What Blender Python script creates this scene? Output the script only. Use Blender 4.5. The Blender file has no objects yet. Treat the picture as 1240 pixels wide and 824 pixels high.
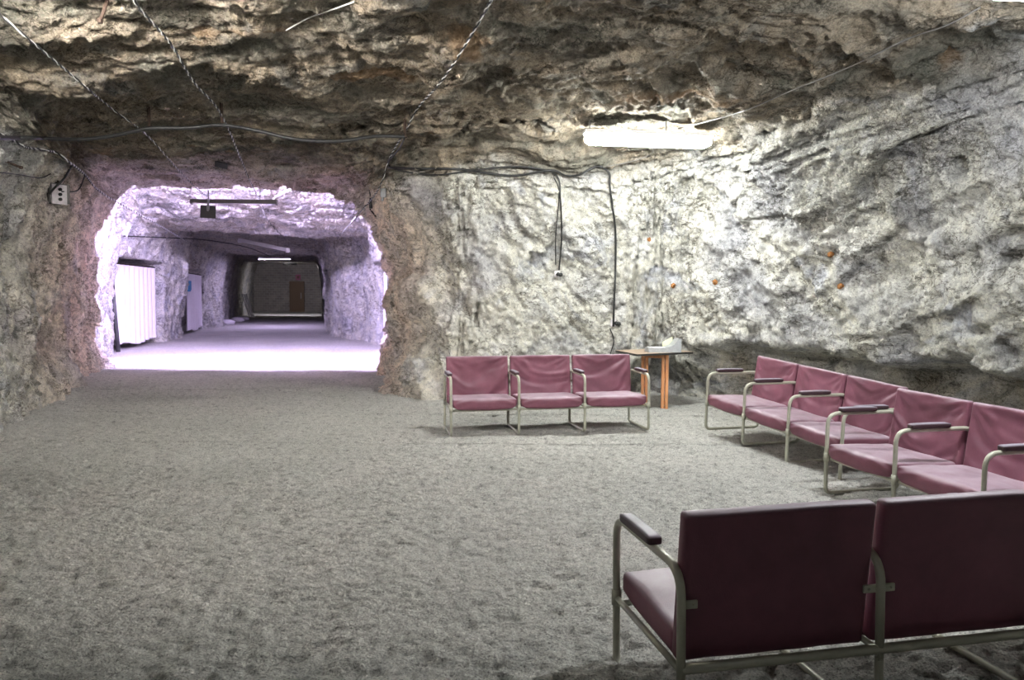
import bpy, bmesh, math, random
import numpy as np
from mathutils import Vector, Matrix
from mathutils.bvhtree import BVHTree

random.seed(7)
scene = bpy.context.scene
COL = scene.collection

# ------------------------------------------------------------------ camera
F_PX, PITCH, CAM_H, ROLL = 955.9, 0.0562, 1.528, 0.0078
cam_data = bpy.data.cameras.new('camera')
cam = bpy.data.objects.new('camera', cam_data)
COL.objects.link(cam)
cam_data.sensor_width = 36.0
cam_data.lens = F_PX / 1240 * 36.0
cam_data.clip_start = 0.05
FWD = Vector((0, math.cos(PITCH), -math.sin(PITCH)))
UP0 = Vector((0, math.sin(PITCH), math.cos(PITCH)))
RT0 = Vector((1, 0, 0))
RT = RT0 * math.cos(ROLL) + UP0 * math.sin(ROLL)
UP = UP0 * math.cos(ROLL) - RT0 * math.sin(ROLL)
CAM_LOC = Vector((0, 0, CAM_H))
m = Matrix.Identity(4)
for i in range(3):
    m[i][0], m[i][1], m[i][2], m[i][3] = RT[i], UP[i], -FWD[i], CAM_LOC[i]
cam.matrix_world = m
scene.camera = cam

# ------------------------------------------------------------------ world and exposure
world = bpy.data.worlds.new('world')
scene.world = world
world.use_nodes = True
world.node_tree.nodes['Background'].inputs[0].default_value = (0.02, 0.02, 0.02, 1)
scene.view_settings.view_transform = 'Standard'
scene.view_settings.look = 'None'
scene.view_settings.gamma = 1
scene.view_settings.use_curve_mapping = False
scene.view_settings.exposure = 3.0
scene.cycles.use_denoising = True
scene.cycles.max_bounces = 8
scene.cycles.diffuse_bounces = 6
scene.cycles.sample_clamp_indirect = 8

LAMP_POWER = 25.5          # emission of the lit batten's diffuser
NEAR_POWER = 31.0           # batten over the rows of benches, mostly out of frame
REAR_FILL_POWER = 1.8            # fill batten added behind the viewer
FLOOD_FILL_POWER = 105.0           # added fill floodlight facing the tunnel end of the room, above the frame
LEFT_FILL_POWER = 28.0            # added hooded fill tube over the left half of the room, above the frame
REFLECTOR_POWER = 680.0    # hooded tubes just inside the tunnel
TUNNEL_TINT = (0.68, 0.56, 1.0)


def ray(px, py):
    x = (px - 620) / F_PX
    y = -(py - 412) / F_PX
    return (FWD + RT * x + UP * y)


def at(px, py, Y):
    """world point seen at this place of the photograph, at distance Y along +y"""
    d = ray(px, py)
    return CAM_LOC + d * (Y / d.y)


def on_floor(px, py):
    d = ray(px, py)
    return CAM_LOC + d * (-CAM_H / d.z)

# ------------------------------------------------------------------ noise
_rng = np.random.RandomState(11)
_perm = _rng.permutation(256)
_perm = np.concatenate([_perm, _perm, _perm])
_g = _rng.normal(size=(256, 3))
_g /= np.linalg.norm(_g, axis=1)[:, None]


def perlin(x, y, z):
    xi = np.floor(x).astype(int); yi = np.floor(y).astype(int); zi = np.floor(z).astype(int)
    xf = x - xi; yf = y - yi; zf = z - zi
    xi &= 255; yi &= 255; zi &= 255
    u = xf ** 3 * (xf * (xf * 6 - 15) + 10)
    v = yf ** 3 * (yf * (yf * 6 - 15) + 10)
    w = zf ** 3 * (zf * (zf * 6 - 15) + 10)

    def g(a, b, c):
        h = _perm[_perm[_perm[(xi + a) & 255] + ((yi + b) & 255)] + ((zi + c) & 255)]
        q = _g[h]
        return q[..., 0] * (xf - a) + q[..., 1] * (yf - b) + q[..., 2] * (zf - c)
    x00 = g(0, 0, 0) * (1 - u) + g(1, 0, 0) * u
    x10 = g(0, 1, 0) * (1 - u) + g(1, 1, 0) * u
    x01 = g(0, 0, 1) * (1 - u) + g(1, 0, 1) * u
    x11 = g(0, 1, 1) * (1 - u) + g(1, 1, 1) * u
    return (x00 * (1 - v) + x10 * v) * (1 - w) + (x01 * (1 - v) + x11 * v) * w


def fbm(p, f, octs=4, gain=0.5, off=0.0):
    s = 0; a = 1.0
    for i in range(octs):
        s = s + a * perlin(p[..., 0] * f + off + 13 * i, p[..., 1] * f + off * 2 + 7, p[..., 2] * f + off * 3 + 3)
        f *= 2.03; a *= gain
    return s


def ridged(p, f, octs=3, gain=0.5, off=0.0):
    s = 0; a = 1.0
    for i in range(octs):
        n = perlin(p[..., 0] * f + off + 13 * i, p[..., 1] * f + off * 2 + 7, p[..., 2] * f + off * 3 + 3)
        s = s + a * (1 - 2.2 * np.abs(n))
        f *= 2.1; a *= gain
    return s


def sstep(a, b, x):
    t = np.clip((x - a) / (b - a), 0, 1)
    return t * t * (3 - 2 * t)


def facets(p, f, off=0.0):
    """broken faces: every cell of space gets its own tilted plane; about -0.5..0.5"""
    q = p * f + off
    base = np.floor(q).astype(int)
    shp = q.shape[:-1]
    best = np.full(shp, 9.0); val = np.zeros(shp)
    for dx in (-1, 0, 1):
        for dy in (-1, 0, 1):
            for dz in (-1, 0, 1):
                c0 = base[..., 0] + dx; c1 = base[..., 1] + dy; c2 = base[..., 2] + dz
                h = _perm[_perm[_perm[c0 & 255] + (c1 & 255)] + (c2 & 255)]
                r = _cell[h]
                ox = q[..., 0] - c0 - r[..., 0]; oy = q[..., 1] - c1 - r[..., 1]; oz = q[..., 2] - c2 - r[..., 2]
                dd = ox * ox + oy * oy + oz * oz
                m = dd < best
                v = ox * r[..., 3] + oy * r[..., 4] + oz * r[..., 5] + r[..., 6]
                best = np.where(m, dd, best); val = np.where(m, v, val)
    return val


_cell = np.concatenate([_rng.uniform(0.1, 0.9, (256, 3)), _rng.normal(size=(256, 3)) * 0.5, _rng.uniform(-0.35, 0.35, (256, 1))], 1)


def axes(p, e1, s):
    """coordinates along a long axis e1 (squeezed by s) and across it"""
    e1 = np.array(e1, float); e1 /= np.linalg.norm(e1)
    a = (p * e1).sum(-1)[..., None] * e1
    return p - a * (1 - s)


def ledge(s, sharp=0.14):
    """asymmetric terraces, 0..1: a slow rise and a quick drop"""
    f = s - np.floor(s)
    return np.where(f < 1 - sharp, f / (1 - sharp), (1 - f) / sharp)

# ------------------------------------------------------------------ materials
MATS = {}


def new_mat(name):
    mt = bpy.data.materials.new(name)
    mt.use_nodes = True
    nt = mt.node_tree
    nt.nodes.clear()
    out = nt.nodes.new('ShaderNodeOutputMaterial')
    b = nt.nodes.new('ShaderNodeBsdfPrincipled')
    nt.links.new(b.outputs[0], out.inputs[0])
    MATS[name] = mt
    return mt, nt, b


def nd(nt, typ, **kw):
    n = nt.nodes.new(typ)
    for k, v in kw.items():
        if k in n.inputs:
            n.inputs[k].default_value = v
        else:
            setattr(n, k, v)
    return n


def noise(nt, vec, scale, detail=4, rough=0.55, dist=0.0):
    n = nd(nt, 'ShaderNodeTexNoise')
    n.inputs['Scale'].default_value = scale
    n.inputs['Detail'].default_value = detail
    n.inputs['Roughness'].default_value = rough
    n.inputs['Distortion'].default_value = dist
    nt.links.new(vec, n.inputs['Vector'])
    return n.outputs['Fac']


def ramp(nt, fac, stops):
    r = nd(nt, 'ShaderNodeValToRGB')
    el = r.color_ramp.elements
    while len(el) < len(stops):
        el.new(0.5)
    for e, (p, c) in zip(el, stops):
        e.position = p
        e.color = tuple(c) + (1,) if len(c) == 3 else c
    nt.links.new(fac, r.inputs[0])
    return r.outputs[0]


def mixc(nt, fac, a, b, mode='MIX'):
    n = nt.nodes.new('ShaderNodeMix')
    n.data_type = 'RGBA'
    n.blend_type = mode
    for inp, v in ((0, fac), (6, a), (7, b)):
        if isinstance(v, (int, float)):
            n.inputs[inp].default_value = v
        elif isinstance(v, tuple):
            n.inputs[inp].default_value = v + (1,)
        else:
            nt.links.new(v, n.inputs[inp])
    return n.outputs[2]


def math_n(nt, op, a, b=0.0, c=None, clamp=False):
    n = nt.nodes.new('ShaderNodeMath')
    n.operation = op
    n.use_clamp = clamp
    for i, v in enumerate((a, b) if c is None else (a, b, c)):
        if isinstance(v, (int, float)):
            n.inputs[i].default_value = v
        else:
            nt.links.new(v, n.inputs[i])
    return n.outputs[0]


def bump(nt, h, dist, strength=1.0, prev=None):
    b = nt.nodes.new('ShaderNodeBump')
    b.inputs['Distance'].default_value = dist
    b.inputs['Strength'].default_value = strength
    nt.links.new(h, b.inputs['Height'])
    if prev is not None:
        nt.links.new(prev, b.inputs['Normal'])
    return b.outputs[0]


def attr(nt, name):
    a = nt.nodes.new('ShaderNodeAttribute')
    a.attribute_name = name
    return a.outputs['Fac']


def rock_material():
    mt, nt, b = new_mat('rock')
    co = nd(nt, 'ShaderNodeTexCoord').outputs['Object']
    n1 = noise(nt, co, 1.1, 5, 0.6, 0.6)
    n2 = noise(nt, co, 5.0, 6, 0.65, 0.4)
    n3 = noise(nt, co, 24.0, 4, 0.7)
    pale = ramp(nt, n1, [(0.33, (0.48, 0.48, 0.50)), (0.46, (0.64, 0.63, 0.60)), (0.56, (0.68, 0.66, 0.58)), (0.68, (0.56, 0.57, 0.61))])
    pink = ramp(nt, n1, [(0.32, (0.72, 0.54, 0.42)), (0.5, (0.92, 0.72, 0.58)), (0.68, (0.90, 0.77, 0.66))])  # warm light spilling from the tunnel, put into the rock colour
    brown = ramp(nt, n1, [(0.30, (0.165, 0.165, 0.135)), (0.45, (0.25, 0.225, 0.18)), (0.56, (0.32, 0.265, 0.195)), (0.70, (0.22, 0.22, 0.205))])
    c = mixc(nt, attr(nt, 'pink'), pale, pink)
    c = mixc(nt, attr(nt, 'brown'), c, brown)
    fine = ramp(nt, n2, [(0.30, (0.45, 0.45, 0.45)), (0.47, (1, 1, 1)), (0.70, (1.2, 1.19, 1.17))])
    c = mixc(nt, 0.85, c, fine, 'MULTIPLY')
    spk = ramp(nt, n3, [(0.32, (0.35, 0.35, 0.35)), (0.46, (1, 1, 1)), (0.62, (1.05, 1.05, 1.05)), (0.72, (1.3, 1.3, 1.3))])
    c = mixc(nt, 0.75, c, spk, 'MULTIPLY')
    n4 = noise(nt, co, 70.0, 3, 0.7)
    c = mixc(nt, 0.7, c, ramp(nt, n4, [(0.34, (0.5, 0.5, 0.5)), (0.5, (1, 1, 1)), (0.66, (1.25, 1.25, 1.25))]), 'MULTIPLY')
    # fine open cracks, dark with dirt
    cm = nd(nt, 'ShaderNodeMapping'); cm.inputs['Rotation'].default_value = (0.5, 0.75, 0.2); cm.inputs['Scale'].default_value = (0.55, 1.0, 1.35)
    nt.links.new(co, cm.inputs[0])
    cr = None
    for sc_, wd_ in ((1.7, 0.010), (4.6, 0.016)):
        q = noise(nt, cm.outputs[0], sc_, 7, 0.62, 0.5)
        q = math_n(nt, 'ABSOLUTE', math_n(nt, 'SUBTRACT', q, 0.5))
        q = math_n(nt, 'DIVIDE', q, wd_, clamp=True)
        cr = q if cr is None else math_n(nt, 'MULTIPLY', cr, q)
    gate = ramp(nt, noise(nt, co, 1.3, 3, 0.5), [(0.42, (0, 0, 0)), (0.55, (1, 1, 1))])
    crk = math_n(nt, 'MAXIMUM', cr, math_n(nt, 'SUBTRACT', 1.0, gate))
    c = mixc(nt, math_n(nt, 'SUBTRACT', 1.0, crk), c, mixc(nt, 1.0, c, (0.36, 0.34, 0.31), 'MULTIPLY'))
    # rusty streaks low in number, on the brown roof only
    rust = ramp(nt, noise(nt, co, 0.9, 3, 0.5, 1.0), [(0.64, (0, 0, 0)), (0.72, (1, 1, 1))])
    rf = math_n(nt, 'MULTIPLY', rust, attr(nt, 'brown'))
    rf = math_n(nt, 'MULTIPLY', rf, 0.5)
    c = mixc(nt, rf, c, (0.30, 0.16, 0.06))
    nt.links.new(c, b.inputs['Base Color'])
    b.inputs['Roughness'].default_value = 0.88
    b.inputs['Specular IOR Level'].default_value = 0.25
    # broken faces: tilted planes per cell, in two sizes, over fractal roughness
    nm = None
    for sc_, ds in ((11.0, 0.05), (27.0, 0.022)):
        wob = nd(nt, 'ShaderNodeTexNoise'); wob.inputs['Scale'].default_value = sc_ * 0.8; wob.inputs['Detail'].default_value = 3
        nt.links.new(co, wob.inputs['Vector'])
        off = nd(nt, 'ShaderNodeVectorMath', operation='MULTIPLY_ADD')
        nt.links.new(wob.outputs['Color'], off.inputs[0]); off.inputs[1].default_value = (0.9 / sc_,) * 3
        nt.links.new(co, off.inputs[2])
        vo = nd(nt, 'ShaderNodeTexVoronoi'); vo.inputs['Scale'].default_value = sc_
        nt.links.new(off.outputs[0], vo.inputs['Vector'])
        sub = nd(nt, 'ShaderNodeVectorMath', operation='SUBTRACT')
        nt.links.new(off.outputs[0], sub.inputs[0]); nt.links.new(vo.outputs['Position'], sub.inputs[1])
        cc = nd(nt, 'ShaderNodeVectorMath', operation='SUBTRACT'); nt.links.new(vo.outputs['Color'], cc.inputs[0]); cc.inputs[1].default_value = (0.5, 0.5, 0.5)
        dt_ = nd(nt, 'ShaderNodeVectorMath', operation='DOT_PRODUCT'); nt.links.new(sub.outputs[0], dt_.inputs[0]); nt.links.new(cc.outputs[0], dt_.inputs[1])
        hh = math_n(nt, 'MULTIPLY', dt_.outputs['Value'], sc_)
        nm = bump(nt, hh, ds, 0.9, nm)
    h1 = noise(nt, co, 7.0, 10, 0.72, 0.3)
    nm = bump(nt, h1, 0.10, 0.9, nm)
    nm = bump(nt, crk, 0.03, 0.8, nm)
    pit = noise(nt, co, 17.0, 3, 0.6, 1.5)
    pit = ramp(nt, pit, [(0.40, (0, 0, 0)), (0.55, (1, 1, 1))])
    pitm = math_n(nt, 'MULTIPLY', pit, attr(nt, 'pits'))
    nm = bump(nt, pitm, 0.06, 1.0, nm)
    h2 = noise(nt, co, 55.0, 4, 0.7)
    nm = bump(nt, h2, 0.012, 0.7, nm)
    nt.links.new(nm, b.inputs['Normal'])
    return mt


def floor_material():
    mt, nt, b = new_mat('coarse_salt_sand')
    co = nd(nt, 'ShaderNodeTexCoord').outputs['Object']
    n1 = noise(nt, co, 0.6, 4, 0.6, 0.3)
    n2 = noise(nt, co, 14.0, 6, 0.7)
    n3 = noise(nt, co, 90.0, 3, 0.7)
    c = ramp(nt, n1, [(0.3, (0.52, 0.515, 0.48)), (0.5, (0.60, 0.59, 0.55)), (0.7, (0.64, 0.615, 0.575))])
    c = mixc(nt, 0.7, c, ramp(nt, n2, [(0.33, (0.42, 0.42, 0.41)), (0.47, (1, 1, 1)), (0.68, (1.2, 1.2, 1.19))]), 'MULTIPLY')
    c = mixc(nt, 0.8, c, ramp(nt, n3, [(0.36, (0.30, 0.30, 0.30)), (0.46, (0.95, 0.95, 0.95)), (0.58, (1.1, 1.1, 1.1)), (0.68, (1.5, 1.5, 1.48))]), 'MULTIPLY')
    nt.links.new(c, b.inputs['Base Color'])
    b.inputs['Roughness'].default_value = 0.95
    b.inputs['Specular IOR Level'].default_value = 0.2
    nm = bump(nt, noise(nt, co, 18.0, 8, 0.75, 0.5), 0.07, 0.95)
    nm = bump(nt, noise(nt, co, 70.0, 4, 0.75), 0.012, 0.9, nm)
    nt.links.new(nm, b.inputs['Normal'])
    return mt


def vinyl_material(name, base, dust, dust_amt=0.55):
    mt, nt, b = new_mat(name)
    co = nd(nt, 'ShaderNodeTexCoord').outputs['Object']
    geo = nd(nt, 'ShaderNodeNewGeometry')
    sep = nd(nt, 'ShaderNodeSeparateXYZ')
    nt.links.new(geo.outputs['Normal'], sep.inputs[0])
    up = math_n(nt, 'MULTIPLY_ADD', sep.outputs['Z'], 1.3, -0.25, clamp=True)
    n1 = noise(nt, co, 5.0, 5, 0.6, 0.3)
    n1 = ramp(nt, n1, [(0.3, (0.5,) * 3), (0.7, (1, 1, 1))])
    dm = math_n(nt, 'MULTIPLY', up, n1)
    dm = math_n(nt, 'MULTIPLY', dm, dust_amt)
    n2 = noise(nt, co, 2.5, 5, 0.65, 0.2)
    base2 = ramp(nt, n2, [(0.3, tuple(v * 0.75 for v in base)), (0.7, tuple(min(1, v * 1.25) for v in base))])
    c = mixc(nt, dm, base2, dust)
    nt.links.new(c, b.inputs['Base Color'])
    b.inputs['Roughness'].default_value = 0.5
    b.inputs['Specular IOR Level'].default_value = 0.35
    nm = bump(nt, noise(nt, co, 220.0, 2, 0.5), 0.0015, 0.4)
    nt.links.new(nm, b.inputs['Normal'])
    return mt


def plain(name, col, rough=0.5, metal=0.0, var=0.15, scale=20, bmp=0.0, spec=0.5):
    mt, nt, b = new_mat(name)
    co = nd(nt, 'ShaderNodeTexCoord').outputs['Object']
    n = noise(nt, co, scale, 4, 0.6)
    c = ramp(nt, n, [(0.3, tuple(v * (1 - var) for v in col)), (0.7, tuple(min(1, v * (1 + var)) for v in col))])
    nt.links.new(c, b.inputs['Base Color'])
    b.inputs['Roughness'].default_value = rough
    b.inputs['Metallic'].default_value = metal
    b.inputs['Specular IOR Level'].default_value = spec
    if bmp:
        nt.links.new(bump(nt, n, bmp, 0.6), b.inputs['Normal'])
    return mt


def glow(name, col, strength, base=(0.8, 0.8, 0.8)):
    mt, nt, b = new_mat(name)
    b.inputs['Base Color'].default_value = base + (1,)
    b.inputs['Emission Color'].default_value = col + (1,)
    b.inputs['Emission Strength'].default_value = strength
    return mt


def wood_material(name, a, c2, stretch=(2, 2, 30)):
    mt, nt, b = new_mat(name)
    co = nd(nt, 'ShaderNodeTexCoord').outputs['Object']
    mp = nd(nt, 'ShaderNodeMapping')
    mp.inputs['Scale'].default_value = stretch
    nt.links.new(co, mp.inputs[0])
    n = noise(nt, mp.outputs[0], 2.0, 5, 0.6, 0.4)
    c = ramp(nt, n, [(0.3, a), (0.7, c2)])
    nt.links.new(c, b.inputs['Base Color'])
    b.inputs['Roughness'].default_value = 0.5
    return mt


def brick_material():
    mt, nt, b = new_mat('end_wall_blocks')
    co = nd(nt, 'ShaderNodeTexCoord').outputs['Object']
    mp = nd(nt, 'ShaderNodeMapping')
    mp.inputs['Rotation'].default_value = (math.radians(90), 0, 0)
    nt.links.new(co, mp.inputs[0])
    br = nd(nt, 'ShaderNodeTexBrick')
    br.inputs['Scale'].default_value = 1.0
    br.inputs['Brick Width'].default_value = 0.42
    br.inputs['Row Height'].default_value = 0.2
    br.inputs['Mortar Size'].default_value = 0.02
    br.inputs['Color1'].default_value = (0.36, 0.33, 0.30, 1)
    br.inputs['Color2'].default_value = (0.46, 0.42, 0.37, 1)
    br.inputs['Mortar'].default_value = (0.52, 0.50, 0.47, 1)
    nt.links.new(mp.outputs[0], br.inputs['Vector'])
    n = noise(nt, co, 1.5, 5, 0.6)
    c = mixc(nt, 0.6, br.outputs['Color'], ramp(nt, n, [(0.3, (0.55,) * 3), (0.7, (1.2,) * 3)]), 'MULTIPLY')
    nt.links.new(c, b.inputs['Base Color'])
    b.inputs['Roughness'].default_value = 0.9
    nt.links.new(bump(nt, br.outputs['Fac'], 0.02, -0.6), b.inputs['Normal'])
    return mt


ROCK = rock_material()
SAND = floor_material()
VINYL = vinyl_material('maroon_vinyl', (0.175, 0.064, 0.092), (0.40, 0.35, 0.40), 0.72)
PAD = vinyl_material('armrest_vinyl', (0.055, 0.030, 0.036), (0.30, 0.275, 0.33), 0.95)
TUBE = plain('cream_painted_tube', (0.40, 0.40, 0.32), 0.38, 0.15, 0.12, 12)
BLACK = plain('black_rubber', (0.018, 0.018, 0.018), 0.5, 0, 0.2)
RUST = plain('rusty_iron', (0.045, 0.027, 0.018), 0.8, 0.3, 0.4, 30, 0.003)
GREY = plain('grey_plastic', (0.30, 0.31, 0.32), 0.5)
GREYBOX = plain('grey_painted_box', (0.16, 0.15, 0.14), 0.6)
CREAMBOX = plain('cream_plastic', (0.62, 0.58, 0.60), 0.5)
STRIPE_W = plain('pale_twine', (0.62, 0.62, 0.60), 0.6, 0, 0.1)
WHITE = plain('white_enamel', (0.75, 0.75, 0.75), 0.4, 0, 0.06)
DARKSHEET = plain('dark_sheet_metal', (0.05, 0.05, 0.05), 0.6)
ORANGE = wood_material('orange_varnished_wood', (0.50, 0.21, 0.085), (0.66, 0.31, 0.14), (25, 25, 2))
TABLETOP = wood_material('brown_laminate', (0.30, 0.22, 0.16), (0.38, 0.29, 0.21), (3, 20, 3))
EDGE = plain('black_edge_band', (0.03, 0.028, 0.026), 0.5)
CURTAIN = plain('white_plastic_curtain', (0.74, 0.70, 0.74), 0.55, 0, 0.05)
YELLOW = plain('pale_yellow_paper', (0.62, 0.64, 0.40), 0.7)
BLUE = plain('blue_plastic', (0.05, 0.22, 0.40), 0.5)
DOORWOOD = plain('brown_door_paint', (0.24, 0.16, 0.10), 0.6)
PINKSIGN = plain('pink_sign_paint', (0.55, 0.18, 0.30), 0.6)
LAMPGLOW = glow('lit_diffuser', (0.97, 1.0, 0.97), LAMP_POWER)
NEARGLOW = glow('near_diffuser', (0.95, 0.98, 1.0), NEAR_POWER)
REAR_FILL = glow('rear_fill_diffuser', (0.95, 0.98, 1.0), REAR_FILL_POWER)
FARGLOW = glow('far_tube', TUNNEL_TINT, 120.0)
DEEP_FILL = glow('deep_fill_tube', (0.9, 0.85, 1.0), 200.0)
FLOOD_FILL = glow('flood_fill_tube', (1.0, 0.95, 0.90), FLOOD_FILL_POWER)
LEFT_FILL = glow('left_fill_tube', (1.0, 0.95, 0.92), LEFT_FILL_POWER)
TUNNELGLOW = glow('reflector_tube', TUNNEL_TINT, REFLECTOR_POWER)
BLOCKS = brick_material()

# ------------------------------------------------------------------ object helpers


def tag(o, label=None, cat=None, group=None, kind=None):
    if label: o['label'] = label
    if cat: o['category'] = cat
    if group: o['group'] = group
    if kind: o['kind'] = kind
    return o


def link_mesh(name, verts, faces, mat, parent=None, smooth=True, uv=None):
    me = bpy.data.meshes.new(name)
    me.from_pydata([tuple(v) for v in verts], [], faces)
    me.update()
    if smooth:
        me.polygons.foreach_set('use_smooth', [True] * len(me.polygons))
    mats = mat if isinstance(mat, (list, tuple)) else [mat]
    for q in mats:
        me.materials.append(q)
    o = bpy.data.objects.new(name, me)
    COL.objects.link(o)
    if parent is not None:
        o.parent = parent
    return o


def empty(name, loc=(0, 0, 0), rz=0.0, ry=0.0):
    o = bpy.data.objects.new(name, None)
    o.empty_display_size = 0.1
    COL.objects.link(o)
    o.location = loc
    o.rotation_euler = (0, ry, rz)
    return o


class MB:
    """collects shapes into one mesh"""
    def __init__(self):
        self.v = []; self.f = []; self.mi = []; self.sm = []

    def add(self, verts, faces, mi=0, smooth=True):
        b = len(self.v)
        self.v += [Vector(q) for q in verts]
        self.f += [[i + b for i in fc] for fc in faces]
        self.mi += [mi] * len(faces)
        self.sm += [smooth] * len(faces)
        return self

    def box(self, c, s, M=None, bev=0.0, mi=0):
        bm = bmesh.new()
        bmesh.ops.create_cube(bm, size=1)
        for v in bm.verts:
            v.co = Vector((v.co.x * s[0], v.co.y * s[1], v.co.z * s[2]))
        if bev:
            bmesh.ops.bevel(bm, geom=bm.edges[:] , offset=bev, segments=2, profile=0.7, affect='EDGES')
        bm.verts.index_update()
        vs = [(M @ v.co if M else v.co) + Vector(c) for v in bm.verts]
        fs = [[v.index for v in f.verts] for f in bm.faces]
        bm.free()
        return self.add(vs, fs, mi, False)

    def tube(self, pts, r, n=10, mi=0, caps=True, flat=None):
        pts = [Vector(p) for p in pts]
        rings = []
        prev = None
        for i, p in enumerate(pts):
            t = (pts[min(i + 1, len(pts) - 1)] - pts[max(i - 1, 0)]).normalized()
            if prev is None:
                a = Vector((0, 0, 1)) if abs(t.z) < 0.9 else Vector((1, 0, 0))
                u = t.cross(a).normalized()
            else:
                u = (prev - t * prev.dot(t)).normalized()
            prev = u
            w = t.cross(u)
            rr = r[i] if isinstance(r, (list, tuple)) else r
            rings.append([p + (u * math.cos(2 * math.pi * k / n) + w * math.sin(2 * math.pi * k / n)) * rr for k in range(n)])
        vs = [q for rg in rings for q in rg]
        fs = []
        for i in range(len(pts) - 1):
            for k in range(n):
                k2 = (k + 1) % n
                fs.append([i * n + k, i * n + k2, (i + 1) * n + k2, (i + 1) * n + k])
        if caps:
            fs.append(list(range(n))[::-1])
            fs.append([(len(pts) - 1) * n + k for k in range(n)])
        return self.add(vs, fs, mi)

    def build(self, name, mat, parent=None):
        o = link_mesh(name, self.v, self.f, mat, parent, smooth=False)
        o.data.polygons.foreach_set('material_index', self.mi)
        o.data.polygons.foreach_set('use_smooth', self.sm)
        o.data.update()
        return o


def smooth_path(pts, n=8):
    """Catmull-Rom through points"""
    pts = [Vector(p) for p in pts]
    P = [pts[0] * 2 - pts[1]] + pts + [pts[-1] * 2 - pts[-2]]
    out = []
    for i in range(1, len(P) - 2):
        p0, p1, p2, p3 = P[i - 1:i + 3]
        for k in range(n):
            t = k / n
            out.append(0.5 * ((2 * p1) + (p2 - p0) * t + (2 * p0 - 5 * p1 + 4 * p2 - p3) * t * t + (3 * p1 - p0 - 3 * p2 + p3) * t ** 3))
    out.append(pts[-1])
    return out


def round_path(pts, rad, n=6):
    """polyline with rounded corners"""
    pts = [Vector(p) for p in pts]
    out = [pts[0]]
    for i in range(1, len(pts) - 1):
        a, b, c = pts[i - 1:i + 2]
        r = rad[i] if isinstance(rad, (list, tuple)) else rad
        r = min(r, (a - b).length * 0.49, (c - b).length * 0.49)
        p = b + (a - b).normalized() * r
        q = b + (c - b).normalized() * r
        for k in range(n + 1):
            t = k / n
            # circle-like blend
            t2 = t
            out.append(p * (1 - t2) ** 2 + b * 2 * t2 * (1 - t2) + q * t2 ** 2)
    out.append(pts[-1])
    return out

# ------------------------------------------------------------------ cave: sections from a left base point, over the roof, to a right base point
#          Lx     Ly    Rx     Ry     H   aL   aR   step
SEC = [
    (-4.6, -3.0,  5.2, -3.0, 3.75, 1.2, 1.6, 0.12),
    (-4.8,  0.0,  5.5,  0.0, 3.75, 1.2, 1.6, 0.10),
    (-5.0,  3.0,  5.5,  3.0, 3.75, 1.2, 1.6, 0.04),
    (-5.3,  5.2,  5.4,  5.0, 3.72, 1.2, 1.6, 0.026),
    (-5.7,  7.8,  4.9,  7.2, 3.70, 1.1, 1.7, 0.026),
    (-6.2,  9.4,  4.2,  8.9, 3.65, 1.0, 1.7, 0.026),
    (-6.6, 10.5,  3.3, 10.7, 3.66, 1.0, 1.8, 0.026),
    (-6.8, 11.0,  2.3, 11.9, 3.66, 1.0, 1.9, 0.026),
    (-6.95, 11.4, 1.0, 11.9, 3.66, 1.0, 1.9, 0.026),
    (-7.1, 11.9, -0.5, 11.7, 3.68, 1.0, 1.8, 0.026),
    (-7.3, 12.5, -1.25, 11.9, 3.70, 1.0, 1.3, 0.026),
    (-7.55, 13.2, -1.7, 12.7, 3.57, 1.0, 1.1, 0.026),
    (-7.8, 14.2, -2.0, 14.0, 3.50, 1.1, 1.5, 0.026),
    (-7.95, 14.85, -2.15, 14.8, 3.50, 1.15, 1.7, 0.03),
    (-8.05, 15.05, -2.25, 15.0, 4.05, 0.7, 0.6, 0.04),
    (-8.35, 15.9, -2.35, 15.9, 4.08, 0.7, 0.6, 0.06),
    (-8.9, 17.2, -2.55, 17.2, 3.86, 0.9, 0.7, 0.06),
    (-9.35, 19.0, -3.05, 19.0, 3.25, 1.0, 0.7, 0.06),
    (-9.55, 20.4, -3.35, 20.4, 3.00, 1.0, 0.7, 0.05),
    (-9.60, 20.9, -3.45, 20.9, 3.02, 1.0, 0.7, 0.05),
    (-9.70, 21.4, -3.60, 21.4, 3.42, 0.9, 0.7, 0.05),
    (-10.05, 23.6, -4.4, 23.4, 3.40, 1.0, 0.8, 0.07),
    (-10.8, 25.0, -5.6, 24.9, 3.35, 0.9, 0.8, 0.07),
    (-11.4, 29.0, -6.7, 29.0, 3.15, 0.8, 0.8, 0.10),
    (-11.6, 31.0, -7.2, 31.0, 3.05, 0.8, 0.7, 0.12),
    (-12.9, 35.6, -8.4, 36.0, 3.0, 0.8, 0.8, 0.15),
    (-14.6, 42.0, -10.0, 42.0, 3.0, 0.8, 0.8, 0.20),
    (-16.9, 51.5, -12.3, 51.5, 3.2, 0.8, 0.8, 0.20),
]


def ty(d):
    """tunnel depth: survey distances stretched to the true ones"""
    return 1461.0 / (1461.0 / d - 7.0)


def tp(x, y):
    return (x * ty(y) / y, ty(y))


def tz(z, y):
    return 1.53 + ((z - 1.53) * 956 / y + 7) / 956 * ty(y)


SEC = [r if r[1] < 12.6 else tp(r[0], r[1]) + tp(r[2], r[3]) + ((min(tz(r[4], r[1]), 3.74) if r[1] < 14.9 else tz(r[4], r[1])),) + r[5:] for r in SEC]


def gauss_smooth(a, s):
    n = int(3 * s)
    k = np.exp(-0.5 * (np.arange(-n, n + 1) / s) ** 2); k /= k.sum()
    pad = np.concatenate([np.repeat(a[:1], n, 0), a, np.repeat(a[-1:], n, 0)])
    return np.stack([np.convolve(pad[:, i], k, 'valid') for i in range(a.shape[1])], 1)


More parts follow.
